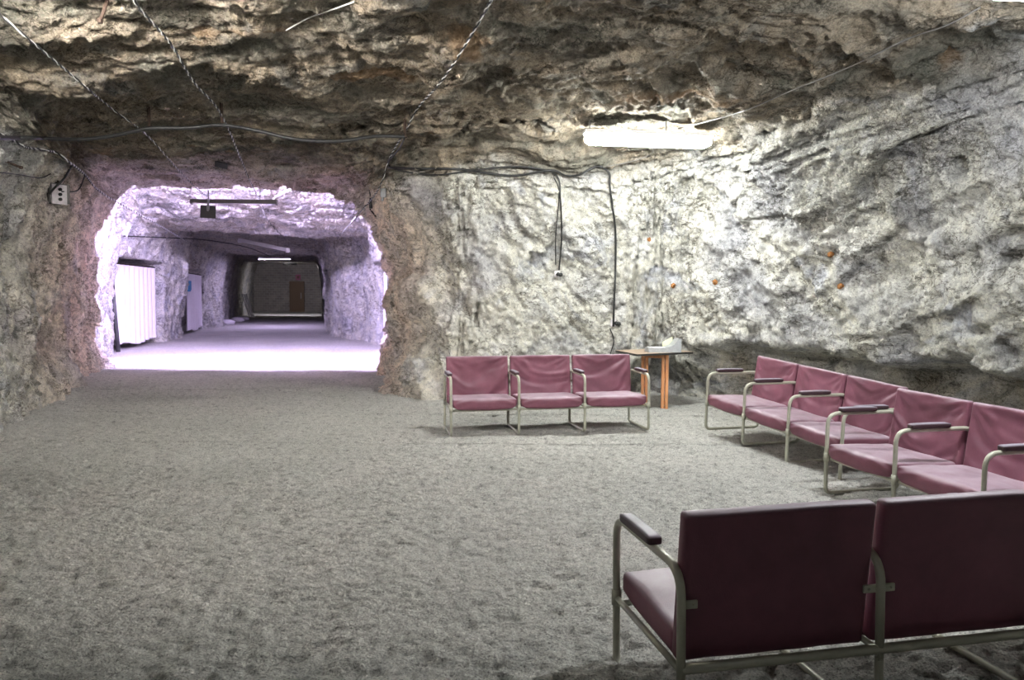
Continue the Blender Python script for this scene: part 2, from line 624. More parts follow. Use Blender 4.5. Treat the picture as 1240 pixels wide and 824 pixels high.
def build_sections():
    rows = []
    S = np.array(SEC)
    for i in range(len(S) - 1):
        p0 = S[max(i - 1, 0)]; p1 = S[i]; p2 = S[i + 1]; p3 = S[min(i + 2, len(S) - 1)]
        ln = max(np.hypot(*(p2[:2] - p1[:2])), np.hypot(*(p2[2:4] - p1[2:4])))
        n = max(2, int(ln / p1[7]))
        for k in range(n):
            t = k / n
            lin = p1 * (1 - t) + p2 * t
            cr = 0.5 * ((2 * p1) + (p2 - p0) * t + (2 * p0 - 5 * p1 + 4 * p2 - p3) * t * t + (3 * p1 - p0 - 3 * p2 + p3) * t ** 3)
            q = lin.copy()
            q[:4] = 0.6 * cr[:4] + 0.4 * lin[:4]
            q[4] = lin[4]
            rows.append(np.append(q, i + t))
    rows.append(np.append(S[-1], len(S) - 1))
    return np.array(rows)


ROWS = build_sections()
K = len(ROWS)
_idx = ROWS[:, 8]
L = ROWS[:, 0:2]; R = ROWS[:, 2:4]


def path_normals(P, sign, meters=0.5):
    t = np.gradient(P, axis=0)
    ln = np.linalg.norm(t, axis=1)
    # smooth over a real distance: resample by arc length
    s = np.concatenate([[0], np.cumsum(np.linalg.norm(np.diff(P, axis=0), axis=1) + 1e-6)])
    u = np.arange(0, s[-1], 0.02)
    n = np.stack([-t[:, 1], t[:, 0]], 1) / ln[:, None] * sign
    nu = np.stack([np.interp(u, s, n[:, i]) for i in range(2)], 1)
    nu = gauss_smooth(nu, meters / 0.02)
    n = np.stack([np.interp(s, u, nu[:, i]) for i in range(2)], 1)
    return n / np.linalg.norm(n, axis=1)[:, None]


NL = path_normals(L, -1, 0.45)      # pointing into the cave
NR = path_normals(R, 1, 0.45)
NW, NC = 150, 330                   # columns of each wall, of the roof
th = np.linspace(0, math.pi / 2, NW)


def section_grid():
    H = ROWS[:, 4][:, None]
    aL = ROWS[:, 5][:, None]; aR = ROWS[:, 6][:, None]
    pw = 0.68
    z = H * np.sin(th)[None, :] ** pw
    # even out: use a parameter closer to arc length
    ins = (1 - np.cos(th) ** pw)[None, :]
    # power < 1 bunches the first columns far apart: resample along height and inset together
    zz = np.sin(th) ** pw; ii = 1 - np.cos(th) ** pw
    fine = np.linspace(0, math.pi / 2, 4000)
    fz = 3.6 * np.sin(fine) ** pw; fi = 1.3 * (1 - np.cos(fine) ** pw)
    s = np.concatenate([[0], np.cumsum(np.hypot(np.diff(fz), np.diff(fi)))])
    pos = np.interp(np.linspace(0, s[-1], NW), s, fine)
    zz = np.sin(pos) ** pw; ii = 1 - np.clip(np.cos(pos), 0, 1) ** pw
    z = H * zz[None, :]
    G = np.zeros((K, 2 * NW + NC, 3))
    G[:, :NW, 0] = L[:, :1] + NL[:, :1] * aL * ii
    G[:, :NW, 1] = L[:, 1:] + NL[:, 1:] * aL * ii
    G[:, :NW, 2] = z
    zr = z[:, ::-1]; ir = ii[::-1]
    G[:, NW + NC:, 0] = R[:, :1] + NR[:, :1] * aR * ir
    G[:, NW + NC:, 1] = R[:, 1:] + NR[:, 1:] * aR * ir
    G[:, NW + NC:, 2] = zr
    t = (np.arange(1, NC + 1) / (NC + 1))[None, :, None]
    A = G[:, NW - 1:NW, :]; B = G[:, NW + NC:NW + NC + 1, :]
    G[:, NW:NW + NC, :] = A * (1 - t) + B * t
    # the roof bows up a little in the middle
    tt = t[..., 0]
    G[:, NW:NW + NC, 2] += 0.10 * np.sin(math.pi * tt) * (ROWS[:, 1] < 14)[:, None]
    # first column of each wall goes a little below the floor
    G[:, 0, 2] = -0.25; G[:, -1, 2] = -0.25
    return G


def dome(p, c, r):
    d = np.sqrt(((p - np.array(c)) ** 2).sum(-1))
    return 1 - sstep(0.55 * r, r, d)


# drill holes and dents in the rock: (px, py, radius, depth) measured on the photograph, found by ray below
HOLES = [(926, 168, .075, .10), (1010, 192, .045, .07), (966, 221, .04, .09), (945, 267, .04, .09), (1030, 268, .035, .08),
         (1063, 316, .085, .10), (949, 377, .05, .08), (1158, 203, .10, .14), (1202, 60, .05, .09), (653, 389, .03, .08),
         (649, 341, .07, .06), (930, 404, .06, .08), (845, 225, .03, .06), (8, 348, .06, .1), (1090, 150, .05, .07)]


def displace(G):
    p = G
    x, y, z = p[..., 0], p[..., 1], p[..., 2]
    a = np.gradient(G, axis=0); b = np.gradient(G, axis=1)
    N = np.cross(b, a)
    N /= np.linalg.norm(N, axis=-1)[..., None] + 1e-9
    # make every normal look into the cave
    cx = 0.5 * (L[:, 0] + R[:, 0])[:, None]; 
    C = np.stack([cx + 0 * x, y, 1.6 + 0 * x], -1)
    flip = np.sign(((C - p) * N).sum(-1).mean(axis=1))[:, None, None]
    N = N * np.median(np.sign(flip))
    yt = 1461.0 / (1461.0 / np.maximum(y, 0.5) + 7.0)
    tunnel = sstep(14.6, 15.4, yt)
    amp = 1 - 0.35 * tunnel
    roof = sstep(2.9, 3.45, z) * (1 - sstep(-.2, .6, 0 * z))
    roofn = sstep(0.55, 0.85, -N[..., 2])
    roofw = np.maximum(roofn, 0.0)
    col = np.arange(G.shape[1])[None, :] + 0 * x
    isL = (col < NW) & True
    wallL = np.where(isL, 1 - roofw, 0)
    back = (1 - roofw) * np.where(isL, 0, 1) * sstep(2.9, 1.6, x) * (1 - tunnel)
    right = (1 - roofw) * np.where(isL, 0, 1) * (1 - sstep(2.9, 1.6, x)) * (1 - tunnel)
    pillar = back * sstep(-0.3, -1.2, x)
    w1 = fbm(p, 0.9, 3, off=5.0); w2 = fbm(p, 2.3, 3, off=9.0)
    d = amp * (0.30 * fbm(p, 0.42, 3, off=1.0) + 0.10 * fbm(p, 1.3, 4, off=2.0))
    wv = np.stack([w1, fbm(p, 1.1, 2, off=51.0), fbm(p, 1.0, 2, off=52.0)], -1) * 0.12
    wf = np.stack([w2, fbm(p, 3.1, 2, off=53.0), fbm(p, 3.0, 2, off=54.0)], -1) * 0.05
    LONG = (np.array([0.62, -0.1, -0.78]) * (back * (1 - 0.8 * pillar))[..., None] + np.array([0.15, 0.1, 1.0]) * (pillar + wallL)[..., None]
            + np.array([0.3, -0.8, 0.35]) * right[..., None] + np.array([1.0, 0.35, 0.1]) * roofw[..., None])
    LONG = LONG / (np.linalg.norm(LONG, axis=-1)[..., None] + 1e-6)
    al_ = (p * LONG).sum(-1)[..., None] * LONG
    pa_ = p + wv + wf - al_ * 0.62
    d += (0.15 * facets(pa_, 1.9, 3.3) + 0.055 * facets(pa_, 5.0, 8.1)) * (1 - 0.45 * roofw) * amp
    d += 0.038 * facets(p + wf * 0.6, 12.0, 5.5) * (1 - 0.3 * roofw)
    # slabs of the back wall, falling from upper left to lower right
    s1 = 0.74 * x + 0.60 * z + 0.25 * y + 0.16 * w1 + 0.03 * w2
    m1 = sstep(-0.25, 0.35, fbm(p, 0.7, 2, off=20.0))
    d += (back * 1.0 + right * 0.25) * (0.20 * (ledge(s1 * 0.95, 0.07) - 0.5) + 0.040 * (ledge(s1 * 3.1 + 0.5 * w1, 0.12) - 0.5) * m1
                    + 0.020 * (ledge(s1 * 9.0 + 1.0 * w1, 0.25) - 0.5) * m1)
    # pillar: stronger, steep splinters
    s2 = 0.92 * x + 0.25 * z + 0.5 * y + 0.18 * w1 + 0.05 * w2
    d += pillar * (0.15 * (ledge(s2 * 2.6, 0.3) - 0.5) + 0.05 * (ledge(s2 * 7 + w1, 0.3) - 0.5) + 0.05 * ridged(p * np.array([1, 1, .45]), 4.5, 3))
    # left wall: steep grooves
    s3 = 0.95 * y + 0.2 * z + 0.3 * x + 0.28 * w1
    d += wallL * amp * (0.10 * (ledge(s3 * 1.5, 0.35) - 0.5) + 0.06 * ridged(p * np.array([1, 1, .4]), 2.8, 4, off=3.0))
    # right wall: broken blocks
    s4 = 0.55 * y - 0.35 * x + 0.75 * z + 0.30 * w1 + 0.06 * w2
    s5 = 0.8 * y + 0.2 * x - 0.55 * z + 0.25 * w1
    d += right * (0.07 * (ledge(s4 * 1.3, 0.25) - 0.5) + 0.06 * (ledge(s5 * 1.7, 0.22) - 0.5) + 0.045 * ridged(p, 2.6, 4, off=8.0)
                  + 0.018 * (ledge(s4 * 6 + w1, 0.3) - 0.5))
    # roof: nearly level beds, terraced
    s6 = 0.95 * z + 0.10 * y - 0.06 * x + 0.16 * w1 + 0.10 * fbm(p, 0.6, 3, off=31.0) + 0.025 * w2
    d += roofw * amp * (0.10 * (ledge(s6 * 7.0, 0.12) - 0.5) + 0.035 * (ledge(s6 * 21.0 + w1, 0.2) - 0.5) + 0.020 * ridged(p * np.array([.8, 1.2, 1]), 3.5, 3, off=4.0))
    # fine breakage everywhere
    d += (1 - 0.5 * roofw) * (0.022 * ridged(p, 6.0, 3, off=6.0) + 0.012 * fbm(p, 14, 2, off=7.0))
    # rubble crest at the roof edge over the benches and hewn pits of the upper right wall
    pits = sstep(0.95, 0.3, np.sqrt(((p - np.array([3.35, 8.7, 2.95])) / np.array([1.5, 1.7, 0.62])) ** 2).sum(-1) ** 0.5 * 0.62)
    ctr = np.sqrt((((p - np.array([3.3, 8.4, 2.9])) / np.array([1.9, 2.1, 0.75])) ** 2).sum(-1))
    pits = 1 - sstep(0.55, 1.05, ctr + 0.3 * w1)
    hole = 1 - sstep(0.15, 0.32, np.sqrt((((p - np.array([2.75, 9.6, 2.85])) / np.array([1.2, 1.2, 0.6])) ** 2).sum(-1)) + 0.1 * w1)
    pits = pits * (1 - hole)
    d += pits * 0.08 * np.clip(ridged(p, 8.0, 2, off=15.0) - 0.3, 0, 2)
    d += pits * 0.05 * fbm(p, 17.0, 2, off=16.0)
    # undercut foot of the right wall
    und = right * sstep(0.92, 0.66, z + 0.22 * w1 + 0.12 * w2) * sstep(11.9, 10.9, y)
    d -= 0.75 * und
    # recess behind the table
    rec = dome(p, (2.4, 12.0, -0.3), 1.05)
    d -= 0.45 * rec
    # toe of the pillar flares out at the floor
    d += 0.28 * sstep(0.9, 0.0, z) * (pillar + wallL * 0.8 * (1 - tunnel)) * (1 - tunnel)
    # alcoves behind the curtains
    al = sstep(18.0, 18.4, yt) * sstep(22.0, 21.4, yt) * sstep(2.48, 2.30, z) * tunnel * np.where(isL, 1, 0)
    al2 = sstep(24.6, 25.0, yt) * sstep(29.0, 28.2, yt) * sstep(2.5, 2.3, z) * np.where(isL, 1, 0)
    isR = col >= NW + NC
    al3 = sstep(16.8, 17.2, yt) * sstep(21.4, 20.8, yt) * sstep(2.5, 2.3, z) * np.where(isR, 1, 0)
    d -= 0.9 * (al + al2 + al3)
    # ribs across the tunnel
    rib = np.exp(-((yt - 23.9) / 0.5) ** 2) + 0.8 * np.exp(-((yt - 30.8) / 0.6) ** 2) + 0.6 * np.exp(-((yt - 37.5) / 0.8) ** 2)
    d += tunnel * 0.16 * rib
    d[:, 0] = d[:, 1]; d[:, -1] = d[:, -2]
    N[:, 0] = N[:, 1]; N[:, -1] = N[:, -2]
    # soften displacement at the steep step into the tunnel
    P = G + N * d[..., None]
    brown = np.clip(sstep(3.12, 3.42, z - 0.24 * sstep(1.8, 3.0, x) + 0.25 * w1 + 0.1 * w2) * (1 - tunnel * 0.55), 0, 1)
    brown = np.maximum(brown, 0.75 * sstep(0.2, 0.9, und) * sstep(-.2, .5, w1 + .3))  # undercut foot browned: its shade is deepened in the colour
    pink = np.clip(np.exp(-((x + 1.9) / 1.25) ** 2) * sstep(10.5, 12.0, yt) * sstep(18, 15, yt) + 0.85 * wallL * (1 - tunnel) * sstep(8, 12.0, yt) + 0.55 * roofw * sstep(11.0, 13.0, yt) * (1 - tunnel), 0, 1)  # tunnel light spill painted on pillar, left wall and roof near the mouth
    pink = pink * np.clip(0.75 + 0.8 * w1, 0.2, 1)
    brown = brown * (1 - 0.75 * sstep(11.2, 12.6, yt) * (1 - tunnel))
    return P, brown, pink, pits, N


G0 = section_grid()
CAVE, A_BROWN, A_PINK_SPILL, A_PITS, NORM = displace(G0)


def drill_holes():
    r0, u0, f0, c0 = (np.array(v) for v in (RT, UP, FWD, CAM_LOC))
    q = CAVE - c0
    dpt = q @ f0
    okd = dpt > 1
    px = 620 + F_PX * (q @ r0) / np.where(okd, dpt, 1); py = 412 - F_PX * (q @ u0) / np.where(okd, dpt, 1)
    for hx, hy, rad, dep in HOLES:
        near = okd & (np.abs(px - hx) < 4) & (np.abs(py - hy) < 4)
        if not near.any(): continue
        ii = np.argwhere(near)
        best = ii[np.argmin(dpt[near])]
        c = CAVE[best[0], best[1]].copy()
        dd = np.sqrt(((CAVE - c) ** 2).sum(-1))
        wgt = 1 - sstep(0.6 * rad, 1.15 * rad, dd)
        CAVE[...] -= NORM * (wgt * dep * 1.4)[..., None]


drill_holes()


def grid_faces(k0, k1, c0, c1, stepk=1, stepc=1):
    ks = np.arange(k0, k1 + 1, stepk); cs = np.arange(c0, c1 + 1, stepc)
    if ks[-1] != k1: ks = np.append(ks, k1)
    if cs[-1] != c1: cs = np.append(cs, c1)
    return ks, cs


def patch(name, k0, k1, c0, c1, mat=None, stepc=1):
    ks, cs = grid_faces(k0, k1, c0, c1, 1, stepc)
    V = CAVE[np.ix_(ks, cs)].reshape(-1, 3)
    nk, nc = len(ks), len(cs)
    i = np.arange(nk - 1)[:, None] * nc + np.arange(nc - 1)[None, :]
    i = i.reshape(-1)
    Fq = np.stack([i, i + 1, i + nc + 1, i + nc], 1)
    # orientation
    a = V[Fq[:, 1]] - V[Fq[:, 0]]; b = V[Fq[:, 3]] - V[Fq[:, 0]]
    nn = np.cross(a, b); want = NORM[np.ix_(ks, cs)].reshape(-1, 3)[Fq[:, 0]]
    if (nn * want).sum(-1).mean() < 0:
        Fq = Fq[:, ::-1]
    me = bpy.data.meshes.new(name)
    me.vertices.add(len(V)); me.vertices.foreach_set('co', V.astype(np.float32).ravel())
    me.loops.add(len(Fq) * 4); me.loops.foreach_set('vertex_index', Fq.astype(np.int32).ravel())
    me.polygons.add(len(Fq)); me.polygons.foreach_set('loop_start', np.arange(0, len(Fq) * 4, 4, dtype=np.int32))
    me.polygons.foreach_set('use_smooth', np.ones(len(Fq), dtype=bool))
    me.update(calc_edges=True)
    for nm, arr in (('brown', A_BROWN), ('pink', A_PINK_SPILL), ('pits', A_PITS)):
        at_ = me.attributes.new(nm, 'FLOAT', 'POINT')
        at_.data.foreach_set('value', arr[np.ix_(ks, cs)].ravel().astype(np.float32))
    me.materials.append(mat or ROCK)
    o = bpy.data.objects.new(name, me)
    COL.objects.link(o)
    o['kind'] = 'structure'
    return o


def kof(y_sec):
    return int(np.argmin(np.abs(_idx - y_sec)))


K_BACK0, K_BACK1, K_TUN = kof(6.6), kof(12.0), kof(14.0)
NT = 2 * NW + NC
BVHS = []
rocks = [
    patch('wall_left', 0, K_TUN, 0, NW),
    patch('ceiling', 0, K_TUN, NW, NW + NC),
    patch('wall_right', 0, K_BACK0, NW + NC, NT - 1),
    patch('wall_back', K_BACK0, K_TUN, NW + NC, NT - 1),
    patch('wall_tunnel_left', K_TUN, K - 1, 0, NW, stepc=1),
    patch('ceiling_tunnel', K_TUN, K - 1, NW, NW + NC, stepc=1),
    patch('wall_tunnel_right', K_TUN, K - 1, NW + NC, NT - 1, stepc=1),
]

# ------------------------------------------------------------------ floor
FEET = []


def floor_z(x, y):
    x = np.asarray(x, float); y = np.asarray(y, float)
    p = np.stack([x, y, 0 * x], -1)
    near = 1 - sstep(13.0, 17.0, y)
    z = 0.035 * fbm(p, 0.8, 3, off=40.0)
    z = z + near * (0.020 * fbm(p, 3.5, 3, off=41.0) + 0.016 * (ridged(p * np.array([1.0, 1.25, 1]), 6.0, 3, off=42.0) - 0.8) + 0.016 * fbm(p, 20.0, 2, off=43.0) - 0.02 * sstep(0.18, 0.42, fbm(p * np.array([0.8, 1.3, 1]), 11.0, 2, off=47.0)))
    # footprints and scuffs
    q = fbm(p, 7.0, 1, off=44.0)
    z = z - near * 0.03 * sstep(0.25, 0.45, q)
    return z


def floor_patch():
    ys = [-3.2]
    while ys[-1] < 70:
        yy = ys[-1]
        st = 0.10 if yy < 1.8 else (0.014 + 0.0013 * max(0, yy - 2.5) if yy < 14.5 else 0.05 + 0.01 * (yy - 14.5))
        ys.append(yy + st)
    ys = np.array(ys)
    n = 620
    lx = np.interp(ys, L[:, 1], L[:, 0]) - 1.0
    # right edge: widest right base reached at this depth
    rx = np.array([5.9 if v < 8 else (4.9 if v < 10.0 else (3.9 if v < 12.4 else 0)) for v in ys])
    far = ys >= 12.4
    order = np.argsort(R[:, 1])
    rx[far] = np.interp(ys[far], R[K_BACK1:, 1], R[K_BACK1:, 0]) + 1.3
    t = np.linspace(0, 1, n)[None, :]
    X = lx[:, None] * (1 - t) + rx[:, None] * t
    Y = ys[:, None] + 0 * X
    Z = floor_z(X, Y)
    V = np.stack([X, Y, Z], -1).reshape(-1, 3)
    nk, nc = X.shape
    i = (np.arange(nk - 1)[:, None] * nc + np.arange(nc - 1)[None, :]).reshape(-1)
    Fq = np.stack([i, i + 1, i + nc + 1, i + nc], 1)
    me = bpy.data.meshes.new('floor')
    me.vertices.add(len(V)); me.vertices.foreach_set('co', V.astype(np.float32).ravel())
    me.loops.add(len(Fq) * 4); me.loops.foreach_set('vertex_index', Fq.astype(np.int32).ravel())
    me.polygons.add(len(Fq)); me.polygons.foreach_set('loop_start', np.arange(0, len(Fq) * 4, 4, dtype=np.int32))
    me.polygons.foreach_set('use_smooth', np.ones(len(Fq), dtype=bool))
    me.update(calc_edges=True)
    me.materials.append(SAND)
    o = bpy.data.objects.new('floor', me); COL.objects.link(o)
    o['kind'] = 'structure'
    return o


floor_patch()


def fz(x, y):
    return float(floor_z(np.array([x]), np.array([y]))[0])


# rear wall behind the camera, closing the room
rw = MB().box((0.3, -3.1, 1.9), (12.5, 0.3, 5.0), bev=0.05).build('wall_rear', ROCK)
rw['kind'] = 'structure'
# end wall of the tunnel
ew = MB().box((-19.1, ty(51.2), 1.6), (11.0, 0.3, 5.6)).build('wall_end', BLOCKS)
ew['kind'] = 'structure'

# ray casting on the rock, to hang things on it
_tris = []; _vv = []
for o in rocks:
    me = o.data
    n = len(me.vertices)
    co = np.empty(n * 3, np.float32); me.vertices.foreach_get('co', co); co = co.reshape(-1, 3)
    fi = np.empty(len(me.polygons) * 4, np.int32); me.loops.foreach_get('vertex_index', fi); fi = fi.reshape(-1, 4)
    sel = np.arange(len(fi))
    BVHS.append(BVHTree.FromPolygons([Vector(c) for c in co.tolist()], fi.tolist(), all_triangles=False))


def hit_ray(o, d):
    best = None
    for b in BVHS:
        loc, nrm, idx, dist = b.ray_cast(o, d)
        if loc is not None and (best is None or dist < best[1]):
            best = (loc, dist, nrm)
    return best


def hit(px, py, off=0.03):
    d = ray(px, py).normalized()
    h = hit_ray(CAM_LOC, d)
    n = h[2]
    if n.dot(d) > 0: n = -n
    return h[0] + n * off, n


def roof_at(x, y):
    h = hit_ray(Vector((x, y, 2.2)), Vector((0, 0, 1)))
    return h[0].z if h else 3.6

# ------------------------------------------------------------------ benches
PITCHU, ARM_Z, BACK_Z = 0.744, 0.658, 0.825
VB, VR, RAIL_Z = 0.634, 0.655, 0.300
TR = 0.0155


def grid_box(nx, ny, nz, fn):
    """surface of a subdivided box; fn maps (u,v,w) in [-1,1] to a point"""
    idx = {}; verts = []; faces = []

    def vid(i, j, k):
        key = (i, j, k)
        if key not in idx:
            idx[key] = len(verts)
            verts.append(fn(2 * i / nx - 1, 2 * j / ny - 1, 2 * k / nz - 1))
        return idx[key]
    for i in range(nx):
        for j in range(ny):
            faces.append([vid(i, j, 0), vid(i, j + 1, 0), vid(i + 1, j + 1, 0), vid(i + 1, j, 0)])
            faces.append([vid(i, j, nz), vid(i + 1, j, nz), vid(i + 1, j + 1, nz), vid(i, j + 1, nz)])
    for i in range(nx):
        for k in range(nz):
            faces.append([vid(i, 0, k), vid(i + 1, 0, k), vid(i + 1, 0, k + 1), vid(i, 0, k + 1)])
            faces.append([vid(i, ny, k), vid(i, ny, k + 1), vid(i + 1, ny, k + 1), vid(i + 1, ny, k)])
    for j in range(ny):
        for k in range(nz):
            faces.append([vid(0, j, k), vid(0, j, k + 1), vid(0, j + 1, k + 1), vid(0, j + 1, k)])
            faces.append([vid(nx, j, k), vid(nx, j + 1, k), vid(nx, j + 1, k + 1), vid(nx, j, k + 1)])
    return verts, faces


def rbox(u, v, w, hx, hy, hz, r):
    """rounded box point"""
    p = [u * hx, v * hy, w * hz]
    h = [hx, hy, hz]
    inner = [max(-(h[i] - r), min(h[i] - r, p[i])) for i in range(3)]
    d = Vector([p[i] - inner[i] for i in range(3)])
    if d.length > 1e-9:
        # on-surface of the box: move towards the rounded corner
        m_ = max(abs(c) for c in d)
        d = d.normalized() * m_
    return Vector(inner) + d


def n1(x, y, z):
    return float(perlin(np.array([x]), np.array([y]), np.array([z]))[0])


def backrest_mesh(seed):
    W, Hh, T = (PITCHU - 0.030) / 2, 0.268, 0.030
    rs = random.Random(seed)
    s1, s2, s3 = rs.uniform(0.7, 1.3), rs.uniform(0, 6), rs.uniform(-0.25, 0.25)

    def fn(u, v, w):
        p = rbox(u, v, w, W, T, Hh, 0.016)
        if v < 0.9:   # front: loose cover sagging in swags from its upper corners
            k = (1 - abs(u) ** 6) * (1 - abs(w) ** 8)
            q1 = n1(u * 1.2 + seed, w * 1.2, 2.0); q2 = n1(u * 1.1 - seed, w * 1.4, 5.0)
            sag = w * 2.3 - 1.5 * (u - s3) ** 2 * s1 + 1.6 * q1
            e = 0.35 + 0.75 * abs(u) ** 1.5
            dy = 0.009 * math.sin(sag * 2.4 + s2) * e + 0.004 * math.sin(sag * 6.5 + s2 * 2 + 3 * q2) * e
            for sx in (-1, 1):     # pulls running in from the upper corners
                du = (u * sx + 1.0); dw = (1.0 - w)
                an = math.atan2(dw, du + 1e-6); rr = math.hypot(du, dw)
                dy += 0.007 * math.sin(an * 13 + s2 * sx + 2 * q1) * max(0, 1 - rr / 1.25)
            dy += 0.007 * n1(u * 2.2, w * 2.2, seed)
            dip = 0.014 * (1 - u * u) * (1 - w * w)
            f = max(0.0, -v)
            p.y += (dy + dip) * k * f
        if v > 0.9:
            p.y += 0.004 * n1(u * 2 + 5, w * 2, seed) * (1 - abs(u) ** 6) * (1 - abs(w) ** 6)
        # top edge slightly wavy
        p.z += 0.004 * n1(u * 2.5, 7.1, seed) * max(0, w)
        # hem
        if w < 0: p.z += -0.006 * w * n1(u * 4, 3.3, seed)
        return p
    vs, fs = grid_box(46, 4, 34, fn)
    return vs, fs


def seat_mesh(seed):
    W, D, T = (PITCHU - 0.050) / 2, 0.272, 0.052

    def fn(u, v, w):
        p = rbox(u, v, w, W, D, T, 0.020)
        if w > 0:
            crown = 0.016 * (1 - u ** 4) * (1 - v ** 4)
            fold = 0.006 * math.sin(5.5 * v + 3.2 * abs(u) + 2 * n1(u * 1.5, v * 1.5, seed)) * abs(u) * (1 - abs(u) ** 8)
            p.z += (crown + fold + 0.006 * n1(u * 2.2, v * 2.2, seed + 0.5)) * w
        if v < -0.5:   # front apron: loose, puckered towards the corners
            a = (-v - 0.5) / 0.5
            fold = 0.008 * math.sin(9 * abs(u) + 5 * w) * abs(u) ** 2
            p.y -= a * (0.012 * (1 - u * u) * (1 - w * w) + fold * (1 - abs(u) ** 10))
            if w < 0:
                p.z += w * a * (0.022 * (1 - u * u) + 0.006 * n1(u * 3, 1, seed))
                # tucked corner
                tuck = max(0, abs(u) - 0.86) / 0.14
                p.z += 0.022 * a * tuck * -w
        return p
    vs, fs = grid_box(40, 32, 8, fn)
    return vs, fs


def arm_path():
    zt, zb = ARM_Z - 0.022, 0.012
    pts = [(0, VR, zb + 0.25), (0, VR, zt), (0, 0.0, zt), (0, 0.0, zb), (0, VR, zb), (0, VR, zb + 0.26)]
    rad = [0, 0.11, 0.095, 0.055, 0.055, 0]
    return round_path(pts, rad, 8)


def make_bench():
    root = empty('waiting_bench')
    # arm frames: closed loops of tube standing on the sand
    for i in range(4):
        x = (i - 1.5) * PITCHU
        mb = MB()
        path = [Vector((x, p.y, p.z)) for p in arm_path()]
        mb.tube(path, TR, 12)
        # side rail, front joint sleeve and strap of the frame
        mb.tube([(x, 0, RAIL_Z - 0.005), (x, VR, RAIL_Z - 0.005)], 0.012, 10)
        mb.tube([(x, 0, RAIL_Z - 0.035), (x, 0, RAIL_Z + 0.03)], TR + 0.005, 12)
        fr = mb.build('arm_frame', TUBE, root)
        pad = grid_box(6, 16, 4, lambda u, v, w: rbox(u, v, w, 0.028, 0.160, 0.017, 0.010) + Vector((0.0, 0.012 * 0, 0.003 * (1 - v * v) * (w > 0))))
        b = MB().add([q + Vector((x, 0.265, ARM_Z + 0.006)) for q in pad[0]], pad[1])
        b.build('armrest_pad', PAD, root)
    # long rails
    hw = 1.5 * PITCHU
    MB().tube([(-hw, 0.03, RAIL_Z - 0.02), (hw, 0.03, RAIL_Z - 0.02)], 0.012, 10).build('front_rail', TUBE, root)
    MB().tube([(-hw, VR, RAIL_Z + 0.0), (hw, VR, RAIL_Z + 0.0)], 0.0175, 12).build('rear_rail', TUBE, root)
    for i in range(3):
        xc = (i - 1) * PITCHU
        vs, fs = seat_mesh(i * 3.7 + 1.2)
        tilt = Matrix.Rotation(math.radians(-2.0), 4, 'X')
        b = MB().add([tilt @ q + Vector((xc, 0.262, 0.343)) for q in vs], fs)
        b.build('seat_cushion', VINYL, root)
        vs, fs = backrest_mesh(i * 2.3 + 4)
        tilt = Matrix.Rotation(math.radians(-7.5), 4, 'X')
        b = MB().add([tilt @ q + Vector((xc, 0.590, 0.558)) for q in vs], fs)
        b.build('backrest', VINYL, root)
    # bracket plates screwed to the backs of the rests
    for i in range(4):
        x = (i - 1.5) * PITCHU
        mb = MB()
        x0 = x - (0.055 if i > 0 else 0.0); x1 = x + (0.055 if i < 3 else 0.0)
        mb.box(((x0 + x1) / 2, VR - 0.010, 0.515), (x1 - x0 + 0.012, 0.010, 0.028), bev=0.003)
        for sx in ([x0 + 0.012] if i > 0 else []) + ([x1 - 0.012] if i < 3 else []):
            mb.tube([(sx, VR - 0.006, 0.515), (sx, VR + 0.001, 0.515)], 0.004, 8)
        mb.build('bracket_plate', TUBE, root)
    return root


def copy_tree(o, parent=None):
    c = o.copy(); COL.objects.link(c)
    if parent is not None: c.parent = parent
    for ch in list(o.children):
        copy_tree(ch, c)
    return c


proto = make_bench()
BENCHES = [
    ((0.450, 8.620), 0.190, 0.010, 0.007, 'maroon three-seat bench alone before the back wall, left of the small table'),
    ((2.455, 7.616), -1.299, 0.004, -0.047, 'farther maroon three-seat bench of the row along the right wall'),
    ((2.717, 4.996), -1.330, -0.015, -0.012, 'nearer maroon bench of the row along the right wall, cut off by the photo edge'),
    ((1.539, 3.428), 3.341, 0.002, -0.013, 'large foreground bench seen from behind, dark maroon backs towards the viewer'),
]
for i, ((bx, by), th_, dz, sl, lab) in enumerate(BENCHES):
    o = proto if i == 0 else copy_tree(proto)
    # the model's u=0 line is the front; lower the feet a little into the sand
    o.location = (bx, by, dz)
    o.rotation_euler = (0, -math.atan(sl), th_)
    tag(o, lab, 'bench', 'maroon three-seat waiting benches')

# ------------------------------------------------------------------ small corner table with its console
TA, TB_, TC = Vector((1.45, 11.05)), Vector((1.64, 10.30)), Vector((2.50, 10.86))
TD = TA + TC - TB_
TZ = 0.775
tb = empty('side_table', ((TA.x + TC.x) / 2, (TA.y + TC.y) / 2, 0))
tag(tb, 'small brown-topped table on orange wooden legs against the back rock wall', 'table')
cen = Vector((tb.location.x, tb.location.y))


def prism(poly, z0, z1, top_i=0, side_i=0):
    n = len(poly)
    vs = [(p[0], p[1], z0) for p in poly] + [(p[0], p[1], z1) for p in poly]
    return vs, [list(range(n))[::-1], list(range(n, 2 * n))] + [[i, (i + 1) % n, n + (i + 1) % n, n + i] for i in range(n)]


poly = [TA - cen, TB_ - cen, TC - cen, TD - cen]
if (poly[1] - poly[0]).cross(poly[2] - poly[1]) < 0: poly = poly[::-1]
v, f = prism(poly, TZ - 0.028, TZ - 0.002)
MB().add(v, f, 0, False).build('edge_band', EDGE, tb)
v, f = prism([p * 0.99 for p in poly], TZ - 0.004, TZ)
MB().add(v, f, 0, False).build('tabletop', TABLETOP, tb)
ang = math.atan2((TC - TB_).y, (TC - TB_).x)


